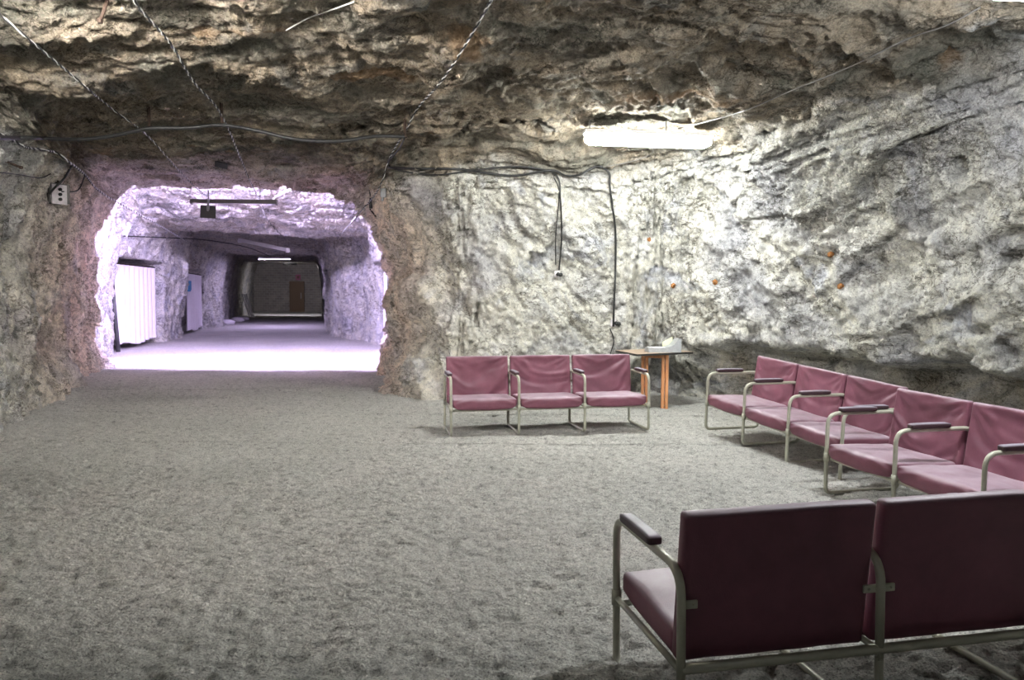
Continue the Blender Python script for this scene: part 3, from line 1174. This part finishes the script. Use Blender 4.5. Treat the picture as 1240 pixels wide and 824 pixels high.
def leg_pair(px, py, yy, name='leg'):
    q = at(px, py, yy); c = Vector((q.x - cen.x, q.y - cen.y, 0))
    g = fz(q.x, q.y) - 0.01
    mb = MB()
    for s in (-1, 1):
        mb.box((c.x + s * 0.026, c.y, (TZ - 0.03 + g) / 2), (0.040, 0.05, TZ - 0.03 - g), bev=0.006)
    mb.box((c.x, c.y + 0.012, 0.46), (0.03, 0.03, 0.09))
    mb.box((c.x, c.y + 0.012, 0.08), (0.03, 0.03, 0.05))
    return mb.build(name, ORANGE, tb)


leg_pair(804.5, 480, 10.72)
leg_pair(780, 480, 10.95)
MB().box((at(792, 480, 10.85).x - cen.x, 10.85 - cen.y, TZ - 0.06), (0.34, 0.03, 0.06), Matrix.Rotation(-0.6, 3, 'Z').to_4x4()).build('stretcher', ORANGE, tb)

cs = empty('desk_console', (at(803, 411, 10.75).x, 10.75, TZ), 0.10)
tag(cs, 'grey wedge-shaped plastic desk console lying on the small table', 'console')
prof = [(-0.225, 0), (0.225, 0), (0.225, 0.185), (0.195, 0.185), (0.12, 0.10), (0.03, 0.065), (-0.225, 0.055)]
mb = MB()
vs = [(x, -0.10, z) for x, z in prof] + [(x, 0.12, z) for x, z in prof]
n = len(prof)
mb.add(vs, [list(range(n)), list(range(n, 2 * n))[::-1]] + [[i, n + i, n + (i + 1) % n, (i + 1) % n] for i in range(n)], 0, False)
mb.build('housing', GREY, cs)
mb = MB()
for s in (0,):
    mb.box((-0.09, 0.01, 0.064), (0.22, 0.15, 0.006), bev=0.002)
mb.build('top_panel', WHITE, cs)
pp = MB()
pp.add([(0.03, 0.125, 0.04), (0.17, 0.125, 0.04), (0.17, 0.125, 0.20), (0.03, 0.125, 0.13), (0.03, 0.13, 0.04), (0.17, 0.13, 0.04), (0.17, 0.13, 0.20), (0.03, 0.13, 0.13)],
       [[0, 1, 2, 3], [7, 6, 5, 4], [0, 4, 5, 1], [1, 5, 6, 2], [2, 6, 7, 3], [3, 7, 4, 0]], 0, False)
pp.build('document_holder', YELLOW, cs)

# ------------------------------------------------------------------ lamps


def batten(name, c, ax, length, glowmat, label, width=0.13, height=0.085, rods=True, roof=None):
    """weatherproof fluorescent luminaire: body tray, rounded diffuser, end caps, rods to the roof"""
    root = empty(name, c)
    tag(root, label, 'light fixture')
    X = Vector(ax).normalized(); Yv = Vector((-X.y, X.x, 0)).normalized(); Z = X.cross(Yv)
    M3 = Matrix((X, Yv, Z)).transposed().to_4x4()

    def diff(u, v, w):
        p = rbox(u, v, w, length / 2 - 0.01, width / 2, height / 2, 0.03)
        tip = max(0, abs(u) - 0.93) / 0.07
        p.z += -w * 0.0 + tip * 0.02
        p.z = min(p.z, height * 0.18)
        return M3 @ p
    vs, fs = grid_box(24, 6, 4, diff)
    MB().add(vs, fs).build('diffuser', glowmat, root)
    MB().box(M3 @ Vector((0, 0, height * 0.18 + 0.022)), (length + 0.01, width * 1.1, 0.042), M3, bev=0.008).build('housing', WHITE, root)
    if rods:
        for s in (-0.46, 0.14):
            p = Vector(c) + X * (s * length) * 1.0
            zt = roof_at(p.x, p.y) if roof is None else roof
            mb = MB().tube([M3 @ Vector((s * length, 0, height * 0.25 + 0.02)), Vector((M3 @ Vector((s * length, 0, 0))) + Vector((0, 0, zt - p.z + 0.03)))], 0.008, 8)
            mb.build('hanging_rod', GREYBOX, root)
    return root


c1 = at(785, 168, 9.35)
a = at(709, 166, 9.3); b = at(862, 171, 9.45)
batten('fluorescent_lamp', c1, (b - a), (b - a).length, LAMPGLOW,
       'brightly lit fluorescent lamp hanging under the rock roof above the back wall', 0.16, 0.175)
c2 = at(1268, -13, 4.6)
batten('fluorescent_lamp', c2, (1, 0.12, 0), 1.1, NEARGLOW,
       'white fluorescent lamp cut off by the top right corner of the photo', 0.15, 0.11, roof=None)

# unseen batten added behind the viewer as fill light
batten('fluorescent_lamp', (-2.6, -0.9, 3.15), (1, 0.1, 0), 1.5, REAR_FILL,
       'added fill lamp on the roof behind the viewer, outside the photo', 0.15, 0.12)

root = empty('fill_flood', (-3.1, 4.15, 3.42))  # unseen fill light, added to lift the pillar and lintel
tag(root, 'added long box fill floodlight under the roof of the room facing the tunnel, above the photo', 'light fixture')
MB().box((0, -0.075, 0.0), (1.62, 0.012, 0.17), bev=0.003).box((0, 0.02, 0.085), (1.62, 0.20, 0.012), bev=0.003).box((0, 0.015, -0.085), (1.62, 0.19, 0.012), bev=0.003).build('housing', WHITE, root)
MB().tube([(-0.75, 0, 0), (0.75, 0, 0)], 0.045, 12).build('tube', FLOOD_FILL, root)
for sx in (-0.5, 0.5): MB().tube([(sx, 0, 0.09), (sx, 0, 0.35)], 0.01, 6).build('hanger', GREYBOX, root)
root = empty('reflector_lamp', (-1.2, 4.1, 3.40))  # unseen fill lamp, put in to brighten the nearer floor
tag(root, 'added hooded fill lamp under the roof of the room, above the photo', 'light fixture')
MB().box((0, -0.05, -0.07), (1.65, 0.012, 0.22), bev=0.003).box((0, 0.02, 0.045), (1.65, 0.15, 0.012), bev=0.003).build('hood', WHITE, root)
MB().tube([(-0.75, 0, 0), (0.75, 0, 0)], 0.016, 8).build('tube', LEFT_FILL, root)
for sx in (-0.5, 0.5): MB().tube([(sx, 0, 0.05), (sx, 0, 0.35)], 0.01, 6).build('hanger', GREYBOX, root)

# hooded tubes just inside the tunnel mouth, up behind the lintel
for q, xx in enumerate((-7.0, -5.25, -3.5)):
    ly = ty(15.30); xx = xx * ly / 15.3
    zt = roof_at(xx, ly)
    root = empty('reflector_lamp', (xx, ly, min(zt - 0.10, 4.25)))
    tag(root, ['left', 'middle', 'right'][q] + ' one of three hooded reflector lamps tucked behind the tunnel lintel', 'light fixture', 'reflector lamps behind the tunnel lintel')
    MB().box((0, -0.045, -0.10), (1.45, 0.012, 0.28), bev=0.003).box((0, 0.02, 0.045), (1.45, 0.14, 0.012), bev=0.003).build('hood', WHITE, root)
    MB().tube([(-0.66, 0, 0), (0.66, 0, 0)], 0.014, 8).build('tube', TUNNELGLOW, root)
    for sx in (-0.5, 0.5): MB().tube([(sx, 0, 0.05), (sx, 0, 0.35)], 0.01, 6).build('hanger', GREYBOX, root)


root = empty('reflector_lamp', tp(-12.35, 44.0) + (roof_at(*tp(-12.35, 44.0)) - 0.22,))  # lamp added to brighten the far end of the tunnel
tag(root, 'added hooded fill lamp hanging from the roof near the far end of the tunnel', 'light fixture')
MB().box((0, -0.05, -0.06), (1.0, 0.012, 0.20), bev=0.003).build('hood', DARKSHEET, root)
MB().tube([(-0.45, 0, 0), (0.45, 0, 0)], 0.014, 8).build('tube', DEEP_FILL, root)
MB().tube([(0, -.05, 0.03), (0, -.05, 0.35)], 0.01, 6).build('hanger', GREYBOX, root)


def tube_fixture(name, a, b, label, mat, w=0.10, h=0.07, rod=None, glowm=None):
    a = Vector(a); b = Vector(b); c = (a + b) / 2
    X = (b - a).normalized(); Yv = Vector((-X.y, X.x, 0)).normalized(); Z = X.cross(Yv)
    M3 = Matrix((X, Yv, Z)).transposed().to_4x4()
    ln = (b - a).length
    root = empty(name, c); tag(root, label, 'light fixture')
    # trapezoid tray open downward, with end plates and a tube beneath
    pr = [(-w / 2, -h * .4), (-w / 2 * .55, h / 2), (w / 2 * .55, h / 2), (w / 2, -h * .4), (w / 2 * .9, -h * .4), (w / 2 * .5, h * .4), (-w / 2 * .5, h * .4), (-w / 2 * .9, -h * .4)]
    n = len(pr)
    vs = [M3 @ Vector((s * ln / 2, y, z)) for s in (-1, 1) for y, z in pr]
    fs = [[i, (i + 1) % n, n + (i + 1) % n, n + i] for i in range(n)] + [list(range(n))[::-1], list(range(n, 2 * n))]
    MB().add(vs, fs, 0, False).build('tray', mat, root)
    MB().tube([M3 @ Vector((-ln / 2 * .96, 0, -h * .25)), M3 @ Vector((ln / 2 * .96, 0, -h * .25))], 0.016, 8).build('tube', glowm or WHITE, root)
    for s in (-1, 1):
        MB().box(M3 @ Vector((s * ln / 2 * .98, 0, -h * .15)), (0.02, w * .8, h * 1.1), M3).build('end_plate', mat, root)
    for s in ((-.3, .3) if rod is None else rod):
        p = M3 @ Vector((s * ln, 0, 0)); pw = c + p
        zt = roof_at(pw.x, pw.y)
        MB().tube([p + Vector((0, 0, h * .3)), Vector((p.x, p.y, zt - c.z + 0.05))], 0.006, 6).build('hanging_rod', GREYBOX, root)
    return root


tube_fixture('dark_fluorescent_fixture', at(231, 244, ty(14.92)), at(336, 245, ty(14.92)), 'long dark unlit fluorescent fixture hanging across the tunnel mouth', GREYBOX, 0.12, 0.09, glowm=GREY)
tube_fixture('white_fluorescent_fixture', at(290, 291, ty(24.0)), at(349, 303, ty(22.3)), 'white unlit fluorescent fixture slanting under the tunnel roof', WHITE, 0.16, 0.12)
tube_fixture('distant_fluorescent_fixture', at(313, 313, ty(31.0)), at(352, 313, ty(31.0)), 'small distant fluorescent fixture deep in the tunnel, beyond the slanting white one', WHITE, 0.14, 0.10, glowm=FARGLOW)

# ------------------------------------------------------------------ cables and wires on roof and walls


def clear_rock(path, r):
    """lay the run on the rock wherever a straight span would cut through a bulge"""
    fine = []
    for a_, b_ in zip(path[:-1], path[1:]):
        k = max(1, int((b_ - a_).length / 0.12))
        fine += [a_.lerp(b_, i / k) for i in range(k)]
    fine.append(path[-1])
    out = []
    for p in fine:
        v = p - CAM_LOC
        h = hit_ray(CAM_LOC, v.normalized())
        if h and h[1] < v.length + r + 0.01:
            p = CAM_LOC + v.normalized() * (h[1] - r - 0.02)
        out.append(p)
    sm_ = [out[0]] + [(out[i - 1] + out[i] * 2 + out[i + 1]) / 4 for i in range(1, len(out) - 1)] + [out[-1]]
    res = []
    for p in sm_:
        v = p - CAM_LOC
        h = hit_ray(CAM_LOC, v.normalized())
        if h and h[1] < v.length + r:
            p = CAM_LOC + v.normalized() * (h[1] - r - 0.008)
        res.append(p)
    return res


def wire(name, pts, r, mat, label, cat='cable', n=6, sm=8, group=None, striped=False):
    path = clear_rock(smooth_path(pts, sm), r)
    mb = MB()
    if striped:    # twisted pair of a dark and a pale strand
        ln = 0; off1 = []; off2 = []
        fine = []
        for i in range(len(path) - 1):
            a, b = path[i], path[i + 1]
            m_ = max(1, int((b - a).length / 0.025))
            for k in range(m_):
                fine.append(a.lerp(b, k / m_))
        fine.append(path[-1])
        for i, p in enumerate(fine):
            t = (fine[min(i + 1, len(fine) - 1)] - fine[max(i - 1, 0)]).normalized()
            u = t.cross(Vector((0, 0, 1))).normalized(); w = t.cross(u)
            ph = i * 0.75
            o_ = (u * math.cos(ph) + w * math.sin(ph)) * r * 0.75
            off1.append(p + o_); off2.append(p - o_)
        mb.tube(off1, r * 0.80, n, 0)
        mb.tube(off2, r * 0.50, n, 1)
        o = mb.build(name, [BLACK, STRIPE_W], None)
    else:
        mb.tube(path, r, n)
        o = mb.build(name, mat, None)
    tag(o, label, cat, group)
    return o


def under_roof(px, py, Y, drop=0.06):
    p = at(px, py, Y)
    zr = roof_at(p.x, p.y)
    return p


def roof_hit(px, py, off=0.05):
    p, n = hit(px, py, off)
    return p


def near_hit(px, py, frac, off=0.05):
    """a point hanging in front of the rock: frac of the distance to the rock"""
    p, n = hit(px, py, off)
    return CAM_LOC.lerp(p, frac)


# wires run along the roof into the tunnel
W1 = [roof_hit(-30, -18, .06), roof_hit(0, 8, .06), roof_hit(38, 42, .06), roof_hit(90, 88, .06), roof_hit(140, 133, .06), roof_hit(178, 158, .07)]
e1 = at(252, 241, ty(14.9))
W1 += [W1[-1].lerp(e1, .35) - Vector((0, 0, 0.03)), W1[-1].lerp(e1, .7) - Vector((0, 0, 0.03)), e1 + Vector((0, 0, .04))]
wire('rope_wire', W1, 0.009, None, 'striped twisted wire crossing the roof from the top left corner to the dark lamp', 'wire', striped=True, group=None)
W2 = [roof_hit(160, -25, .06), roof_hit(172, 0, .06), roof_hit(200, 48, .06), roof_hit(232, 95, .06), roof_hit(268, 140, .07)]
e2 = at(325, 268, ty(19.5))
W2 += [W2[-1].lerp(e2, .35) - Vector((0, 0, 0.03)), W2[-1].lerp(e2, .7), e2, at(345, 290, ty(24.0))]
wire('rope_wire', W2, 0.010, None, 'white-flecked twisted wire crossing the roof between the two left nails', 'wire', striped=True)
W3 = [roof_hit(602, -28, .06), roof_hit(585, 2, .06), roof_hit(560, 50, .06), roof_hit(536, 93, .06), roof_hit(510, 130, .06), roof_hit(490, 155, .07), roof_hit(478, 188, .08), roof_hit(455, 226, .09)]
e3 = at(408, 290, ty(22.0))
W3 += [W3[-1].lerp(e3, .4), W3[-1].lerp(e3, .75), e3]
wire('rope_wire', W3, 0.010, None, 'twisted wire coming down the roof to the rock pillar right of the tunnel', 'wire', striped=True)
W4 = [near_hit(-25, 155, .97), near_hit(0, 163, .97), near_hit(30, 178, .97), near_hit(62, 184, .97), near_hit(82, 200, .97), near_hit(100, 212, .97), near_hit(125, 235, .95)]
e4 = at(240, 300, ty(24.0))
W4 += [W4[-1].lerp(e4, .35), W4[-1].lerp(e4, .7), e4]
wire('rope_wire', W4, 0.013, None, 'pale twisted wire dropping along the left wall past the grey box into the tunnel', 'wire', striped=True)
# thin wire beside the lit lamp to the upper right
wire('thin_wire', [roof_hit(832, 158, .04) if False else c1 + Vector((0.35, 0, 0.12)), roof_hit(900, 135, .04), roof_hit(960, 108, .04), roof_hit(1025, 78, .04), roof_hit(1095, 44, .04), roof_hit(1150, 28, .04), roof_hit(1192, 3, .05)],
     0.007, GREYBOX, 'thin grey wire running along the roof from the lit lamp to the top right corner', 'wire')
# fine wire at the top of the picture
wire('pale_wire', [roof_hit(345, 33, .03), roof_hit(375, 20, .03), roof_hit(400, 10, .03), roof_hit(432, 2, .03)], 0.006, STRIPE_W, 'short pale wire high on the roof at the top of the photo', 'wire')

# thick black cable slung across on iron nails
nails = [(181, 130, 156), (269, 126, 152), (490, 144, 166)]
NY = []
for i, (px, y0, y1) in enumerate(nails):
    top, nn = hit(px, y0, -0.02)
    bot = at(px, y1, top.y - 0.02)
    mb = MB().tube([top + Vector((0, 0, .03)), top, bot + Vector((0, 0, .0))], [0.022, 0.020, 0.018], 8)
    mb.box(bot, (0.06, 0.05, 0.02), bev=0.004)
    o = mb.build('iron_nail', RUST)
    tag(o, ['rusty iron nail holding the black cable, leftmost of three', 'rusty iron nail holding the black cable, middle one over the tunnel', 'rusty iron nail holding the black cable above the rock pillar'][i], 'nail', 'iron nails carrying the cable')
    NY.append(bot)
C1 = [near_hit(-30, 160, .96), near_hit(0, 162, .96), at(40, 167, NY[0].y), at(95, 169, NY[0].y), at(140, 164, NY[0].y), NY[0] + Vector((0, -.02, 0)), at(225, 155, (NY[0].y + NY[1].y) / 2), NY[1] + Vector((0, -.02, 0)),
      at(310, 158, NY[1].y * .8 + NY[2].y * .2), at(360, 169, NY[1].y * .6 + NY[2].y * .4), at(410, 171, NY[1].y * .4 + NY[2].y * .6), at(455, 165, NY[1].y * .15 + NY[2].y * .85), NY[2] + Vector((0, -.02, 0))]
wire('black_cable', C1, 0.022, BLACK, 'thick black cable slung in shallow loops from nails above the tunnel mouth', 'cable', n=8)

# black cables down the pillar and along the back wall
C2 = [NY[2] + Vector((0, 0, -.01)), roof_hit(484, 175, .05), roof_hit(474, 202, .05), roof_hit(520, 209, .04), roof_hit(560, 211, .04), roof_hit(605, 205, .04), roof_hit(640, 204, .04), roof_hit(672, 214, .04),
      roof_hit(677, 240, .04), roof_hit(679, 285, .04), roof_hit(677, 325, .04)]
wire('wall_cable', C2, 0.012, BLACK, 'thin black cable along the back wall dropping to the left socket', 'cable')
C2b = [roof_hit(474, 203, .07), roof_hit(510, 207, .06), roof_hit(560, 209, .06), roof_hit(620, 210, .05), roof_hit(665, 209, .05), roof_hit(683, 214, .05), roof_hit(700, 208, .05), roof_hit(722, 203, .05), roof_hit(736, 207, .05), roof_hit(742, 225, .05),
       roof_hit(744, 275, .05), roof_hit(745, 330, .05), roof_hit(743, 360, .05), roof_hit(742, 395, .05)]
wire('wall_cable', C2b, 0.016, BLACK, 'thicker black cable dropping down the back wall to the socket above the table', 'cable')
C2c = [roof_hit(670, 216, .05), roof_hit(674, 235, .05), roof_hit(674, 280, .05), roof_hit(675, 322, .05)]
wire('wall_cable', C2c, 0.008, BLACK, 'thin second strand hanging beside the cable of the left socket', 'cable')
wire('thin_wire', [roof_hit(730, 205, .05), roof_hit(765, 195, .05), roof_hit(792, 182, .06), c1 + Vector((0.03, 0, 0.0))], 0.006, GREYBOX, 'thin wire climbing from the wall cable to the lit lamp', 'wire')
C5 = [roof_hit(740, 397, .05), roof_hit(742, 413, .05), roof_hit(739, 430, .05)]
wire('wall_cable', C5, 0.008, BLACK, 'short black cable hanging from the socket behind the table edge', 'cable')


def socket(px, py, label, s=1.0):
    p, n = hit(px, py, 0.02)
    root = empty('wall_socket', p)
    root.rotation_euler = (0, 0, math.atan2(n.y, n.x) + math.pi / 2)
    tag(root, label, 'socket', 'wall sockets')
    MB().box((0, 0, 0), (0.07 * s, 0.05, 0.10 * s), bev=0.01).build('box', CREAMBOX, root)
    mb = MB().tube([(0.03 * s, -0.03, 0.0), (0.03 * s, -0.07, -0.01)], [0.028 * s, 0.020 * s], 10).tube([(0.07 * s, -0.02, -.01), (0.07 * s, -0.06, -.02)], [0.03 * s, 0.022 * s], 10)
    mb.build('plug', BLACK, root)
    return root


socket(675, 331, 'small socket with black plug at the end of the left hanging cable')
socket(742, 391, 'small socket with black plug on the wall just above the table', 1.1)

# grey junction box on the left wall
p, n = hit(57, 236, 0.10)
jb = empty('junction_box', p)
jb.rotation_euler = (0, 0, -0.5)
tag(jb, 'grey junction box with cream face plate on the left rock wall', 'junction box')
MB().box((0, 0, 0), (0.24, 0.30, 0.28), bev=0.01).build('case', GREYBOX, jb)
MB().box((0.135, -0.02, -0.02), (0.03, 0.22, 0.28), bev=0.008).build('face_plate', CREAMBOX, jb)
mb = MB()
for dz in (0.05, -0.02, -0.09):
    mb.tube([(0.148, -0.02, dz), (0.175, -0.02, dz)], 0.024, 10)
mb.build('knob', BLACK, jb)
MB().box((0.02, 0.03, 0.21), (0.05, 0.03, 0.16), Matrix.Rotation(0.2, 4, 'Y')).build('bracket', RUST, jb)
wire('box_cable', [near_hit(83, 198, .97), near_hit(75, 214, .96), near_hit(64, 226, .95), p + Vector((0.02, -0.16, -0.02))], 0.016, BLACK, 'black cable looping from the twisted wire into the grey junction box', 'cable')
wire('box_cable', [p + Vector((0.16, -0.1, 0.02)), near_hit(92, 228, .96), near_hit(100, 212, .96)], 0.009, BLACK, 'thin cable leaving the right face of the grey junction box', 'cable')
wire('box_cable', [near_hit(-25, 206, .97), near_hit(0, 207, .97), near_hit(30, 213, .97), near_hit(50, 216, .96), near_hit(62, 211, .96)], 0.007, BLACK, 'thin dark cable reaching the grey junction box from the left edge', 'cable')
for (pa, pb, lab) in (((5, 195), (24, 199), 'thin iron spike sticking out of the left wall above the grey box'), ((448, 254), (457, 254), 'short dark iron peg on the pillar beside the tunnel mouth'), ((130, 0), (131, 14), 'dark iron rod at the top edge of the photo, left of the wires')):
    a0, n0 = hit(*pa, -0.02); b0, _ = hit(*pb, 0.0); b0 = a0.lerp(b0, 0.6) + n0 * 0.16
    o = MB().tube([a0, b0], 0.014, 8).box(b0, (0.03, 0.03, 0.03), bev=.004).build('iron_spike', RUST); tag(o, lab, 'spike')

# plug hanging at the pillar
pp_ = at(449, 246, hit(449, 246)[0].y - 0.15)
hp = empty('hanging_plug', pp_)
tag(hp, 'black plug hanging on a cable at the pillar corner right of the tunnel', 'plug')
MB().tube([(0, 0, 0.08), (0, 0, -0.01), (0, 0, -0.09)], [0.02, 0.035, 0.028], 10).build('plug_body', BLACK, hp)
MB().tube(smooth_path([(0, 0, 0.07), (-.01, 0, .25), (.10, 0.0, .42), (.22, 0.05, .55)]), 0.012, 8).build('cord', BLACK, hp)
p, n = hit(467, 232, 0.06)
o = MB().box((0, 0, 0), (0.09, 0.05, 0.20), bev=0.012).tube([(0.0, -0.02, -0.10), (-0.02, -0.02, -0.16)], 0.02, 8).build('pillar_socket', GREY)
o.location = p; tag(o, 'small weathered socket box on top of the rock pillar under the wires', 'socket')

# hanging dark square sign plate + small plate on the lintel
sp = empty('hanging_plate', at(252, 256, ty(14.8))); tag(sp, 'dark square plate hanging below the long fixture in the tunnel mouth', 'sign plate')
MB().box((0, 0, -0.01), (0.31, 0.02, 0.25), Matrix.Rotation(0.05, 4, 'Y'), bev=0.004).build('plate', DARKSHEET, sp)
MB().tube([(0, -0.02, 0.0), (0.02, -0.02, 0.24)], 0.02, 8).box((0.01, -0.03, 0.08), (0.05, 0.04, 0.12), bev=.01).build('clamp', GREY, sp)
MB().tube([(0.02, -0.02, 0.2), (0.02, -0.02, 0.42)], 0.008, 6).build('hanger', GREYBOX, sp)
p, n = hit(268, 199, 0.02)
o = MB().box((0, 0, 0), (0.20, 0.02, 0.12), Matrix.Rotation(0.3, 4, 'Y'), bev=0.003).build('small_plate', DARKSHEET)
o.location = p; o.rotation_euler = (0.9, 0, 0); tag(o, 'small dark metal plate fixed to the rock above the tunnel mouth', 'plate')

# rusty rock bolts on the walls
BOLTS = [(787, 290, 'rusty rock bolt in the back wall below the lit lamp'), (866, 342, 'rusty rock bolt in the back wall above the right row of benches'),
         (1006, 308, 'orange-rusted rock bolt high on the right wall'), (1018, 347, 'dark rusty rock bolt just below the orange one on the right wall'), (815, 346, 'small rusty bolt in the back wall above the table')]
RUSTO = plain('orange_rust', (0.30, 0.13, 0.04), 0.85, 0, 0.5, 60, 0.004)
for px, py, lab in BOLTS:
    p, n = hit(px, py, 0.0)
    root = empty('rock_bolt', p); root.rotation_euler = n.to_track_quat('Z', 'Y').to_euler()
    tag(root, lab, 'rock bolt', 'rusty rock bolts')
    MB().tube([(0, 0, -.02), (0, 0, .03)], 0.012, 8).build('shank', RUST, root)
    MB().tube([(0, 0, 0.005), (0, 0, 0.014)], 0.042, 6).tube([(0, 0, .014), (0, 0, .03)], 0.022, 6).build('washer', RUSTO, root)

# ------------------------------------------------------------------ things in the tunnel


def curtain(a, b, z0, z1, label, folds, name='plastic_curtain', amp=0.05):
    a = Vector(a); b = Vector(b)
    root = empty(name, ((a.x + b.x) / 2, (a.y + b.y) / 2, 0)); tag(root, label, 'curtain')
    c = Vector((root.location.x, root.location.y, 0))
    d = Vector((b.x - a.x, b.y - a.y, 0)); ln = d.length; d.normalize(); nrm = Vector((-d.y, d.x, 0))
    nu, nv = folds * 10, 14
    vs = []
    for side in (0, 1):
        for j in range(nv + 1):
            for i in range(nu + 1):
                u = i / nu; v_ = j / nv
                off = amp * math.sin(u * folds * 2 * math.pi + 0.6 * math.sin(u * 7)) * (1 - 0.35 * v_) + (0.006 if side else -0.006)
                zz = z0 + (z1 - z0) * v_ + (0.05 * math.sin(u * 9) * (1 - v_))
                vs.append(Vector((a.x, a.y, 0)) - c + d * (u * ln) + nrm * off + Vector((0, 0, zz)))
    W_ = nu + 1; T_ = W_ * (nv + 1); fs = []
    for j in range(nv):
        for i in range(nu):
            q = j * W_ + i
            fs.append([q, q + 1, q + W_ + 1, q + W_]); fs.append([T_ + q, T_ + q + W_, T_ + q + W_ + 1, T_ + q + 1])
    MB().add(vs, fs).build('sheet', CURTAIN, root)
    MB().tube([Vector((a.x, a.y, z1 + .02)) - c, Vector((b.x, b.y, z1 + .02)) - c], 0.02, 8).build('rail', RUST, root)
    return root


curtain(tp(-9.40, 18.7), tp(-9.72, 21.5), 0.14, 2.27, 'long white curtain closing the nearest alcove on the left side of the tunnel', 9)
curtain(tp(-10.46, 25.4), tp(-11.1, 28.2), 0.12, 2.25, 'narrow pale curtain in the farther left alcove of the tunnel, below the blue box', 6)
curtain(tp(-2.78, 17.5), tp(-3.35, 20.8), 0.05, 2.25, 'white curtain on the right side of the tunnel, half hidden by the rock pillar', 9)
o = MB().tube([Vector(tp(-9.42, 18.55) + (2.3,)), Vector(tp(-9.22, 18.45) + (0.0,))], 0.055, 8).build('dark_gap_strip', DARKSHEET); tag(o, 'dark strip for the shaded gap at the near edge of the left white curtain', 'gap strip')  # dark strip put where a shaded gap shows beside the curtain
pb = at(224, 346, ty(25.2))
o = MB().box((0, 0, 0), (0.30, 0.25, 0.34), bev=0.02).box((0, 0, -0.19), (0.26, 0.22, 0.06), bev=0.01).build('blue_box', BLUE); o.location = pb + Vector((0.16, -0.3, 0)); tag(o, 'blue plastic box fixed beside the farther left curtain in the tunnel', 'box')

# leaning boards
for i in range(3):
    b0 = Vector(tp(-13.50 - i * .11, 41.2) + (0.0,))
    root = MB().box((0, 0, 0), (0.10, 0.05, 1.25), bev=0.01).build('leaning_board', WHITE)
    top = Vector((b0.x - 0.5, b0.y + 0.2, 1.5))
    mid = (b0 + top) / 2; root.location = mid
    root.rotation_euler = (0, math.atan2(top.x - b0.x, top.z - b0.z), 0)
    root.scale = (1, 1, (top - b0).length / 1.25)
    tag(root, ['rightmost', 'middle', 'leftmost'][i] + ' of three white boards leaning on the left wall deep in the tunnel', 'board', 'white boards leaning in the tunnel')
# pale sacks on the floor
for i, (px, py, s) in enumerate(((276, 393, 0.34), (288, 390, 0.38), (296, 388, 0.28))):
    p = on_floor(px, py)

    def sk(u, v, w, s=s, i=i):
        q = Vector((u, v, w)); q = q.normalized() * max(abs(u), abs(v), abs(w)) ** .3 if q.length > 0 else q
        q = Vector((q.x * s, q.y * s * .8, q.z * s * .42))
        return q * (1 + 0.25 * n1(u * 1.7 + i * 5, v * 1.7, w * 1.7))
    vs, fs = grid_box(10, 10, 8, sk)
    o = MB().add(vs, fs).build('white_sack', CURTAIN); o.location = (p.x, p.y, s * .3)
    tag(o, ['crumpled white sack on the tunnel floor, nearest of the three', 'crumpled white sack on the tunnel floor, largest middle one', 'small crumpled white sack, farthest of the three on the tunnel floor'][i], 'sack', 'white sacks on the tunnel floor')

# door and sign on the end wall
dl = at(352, 371, ty(51.0)); dr = at(367.5, 371, ty(51.0))
dt = at(352, 342, ty(51.0)).z
dc = empty('door_1', ((dl.x + dr.x) / 2, ty(51.0), 0)); dc['kind'] = 'structure'
wd = dr.x - dl.x
MB().box((0, -0.02, dt / 2), (wd, 0.06, dt), bev=0.01).build('door_leaf', DOORWOOD, dc)
mb = MB()
for s in (-1, 1): mb.box((s * (wd / 2 + 0.04), -0.03, dt / 2), (0.08, 0.09, dt + 0.1))
mb.box((0, -0.03, dt + 0.04), (wd + 0.16, 0.09, 0.08)); mb.build('door_frame', DOORWOOD, dc)
MB().box((wd * .33, -0.08, dt * .55), (0.04, 0.05, 0.5), bev=.01).build('door_handle', WHITE, dc)
q = at(361, 336, ty(50.8))
sg = empty('wall_sign', q); tag(sg, 'small square pink sign on the end wall above the brown door', 'sign')
MB().box((0, 0, 0), (0.42, 0.03, 0.46), bev=0.01).build('board', PINKSIGN, sg)
MB().box((0, -0.02, 0), (0.12, 0.01, 0.22)).box((0, -0.02, 0.02), (0.22, 0.01, 0.08)).build('emblem', DOORWOOD, sg)

# dark cable arcs across the tunnel roof
TC_ = [at(150, 286, ty(21.0)), at(200, 288, ty(21.6)), at(250, 291, ty(23.0)), at(300, 300, ty(27.0)), at(330, 312, ty(33))]
wire('tunnel_cable', TC_, 0.018, BLACK, 'black cable sagging along the left side of the tunnel roof', 'cable')
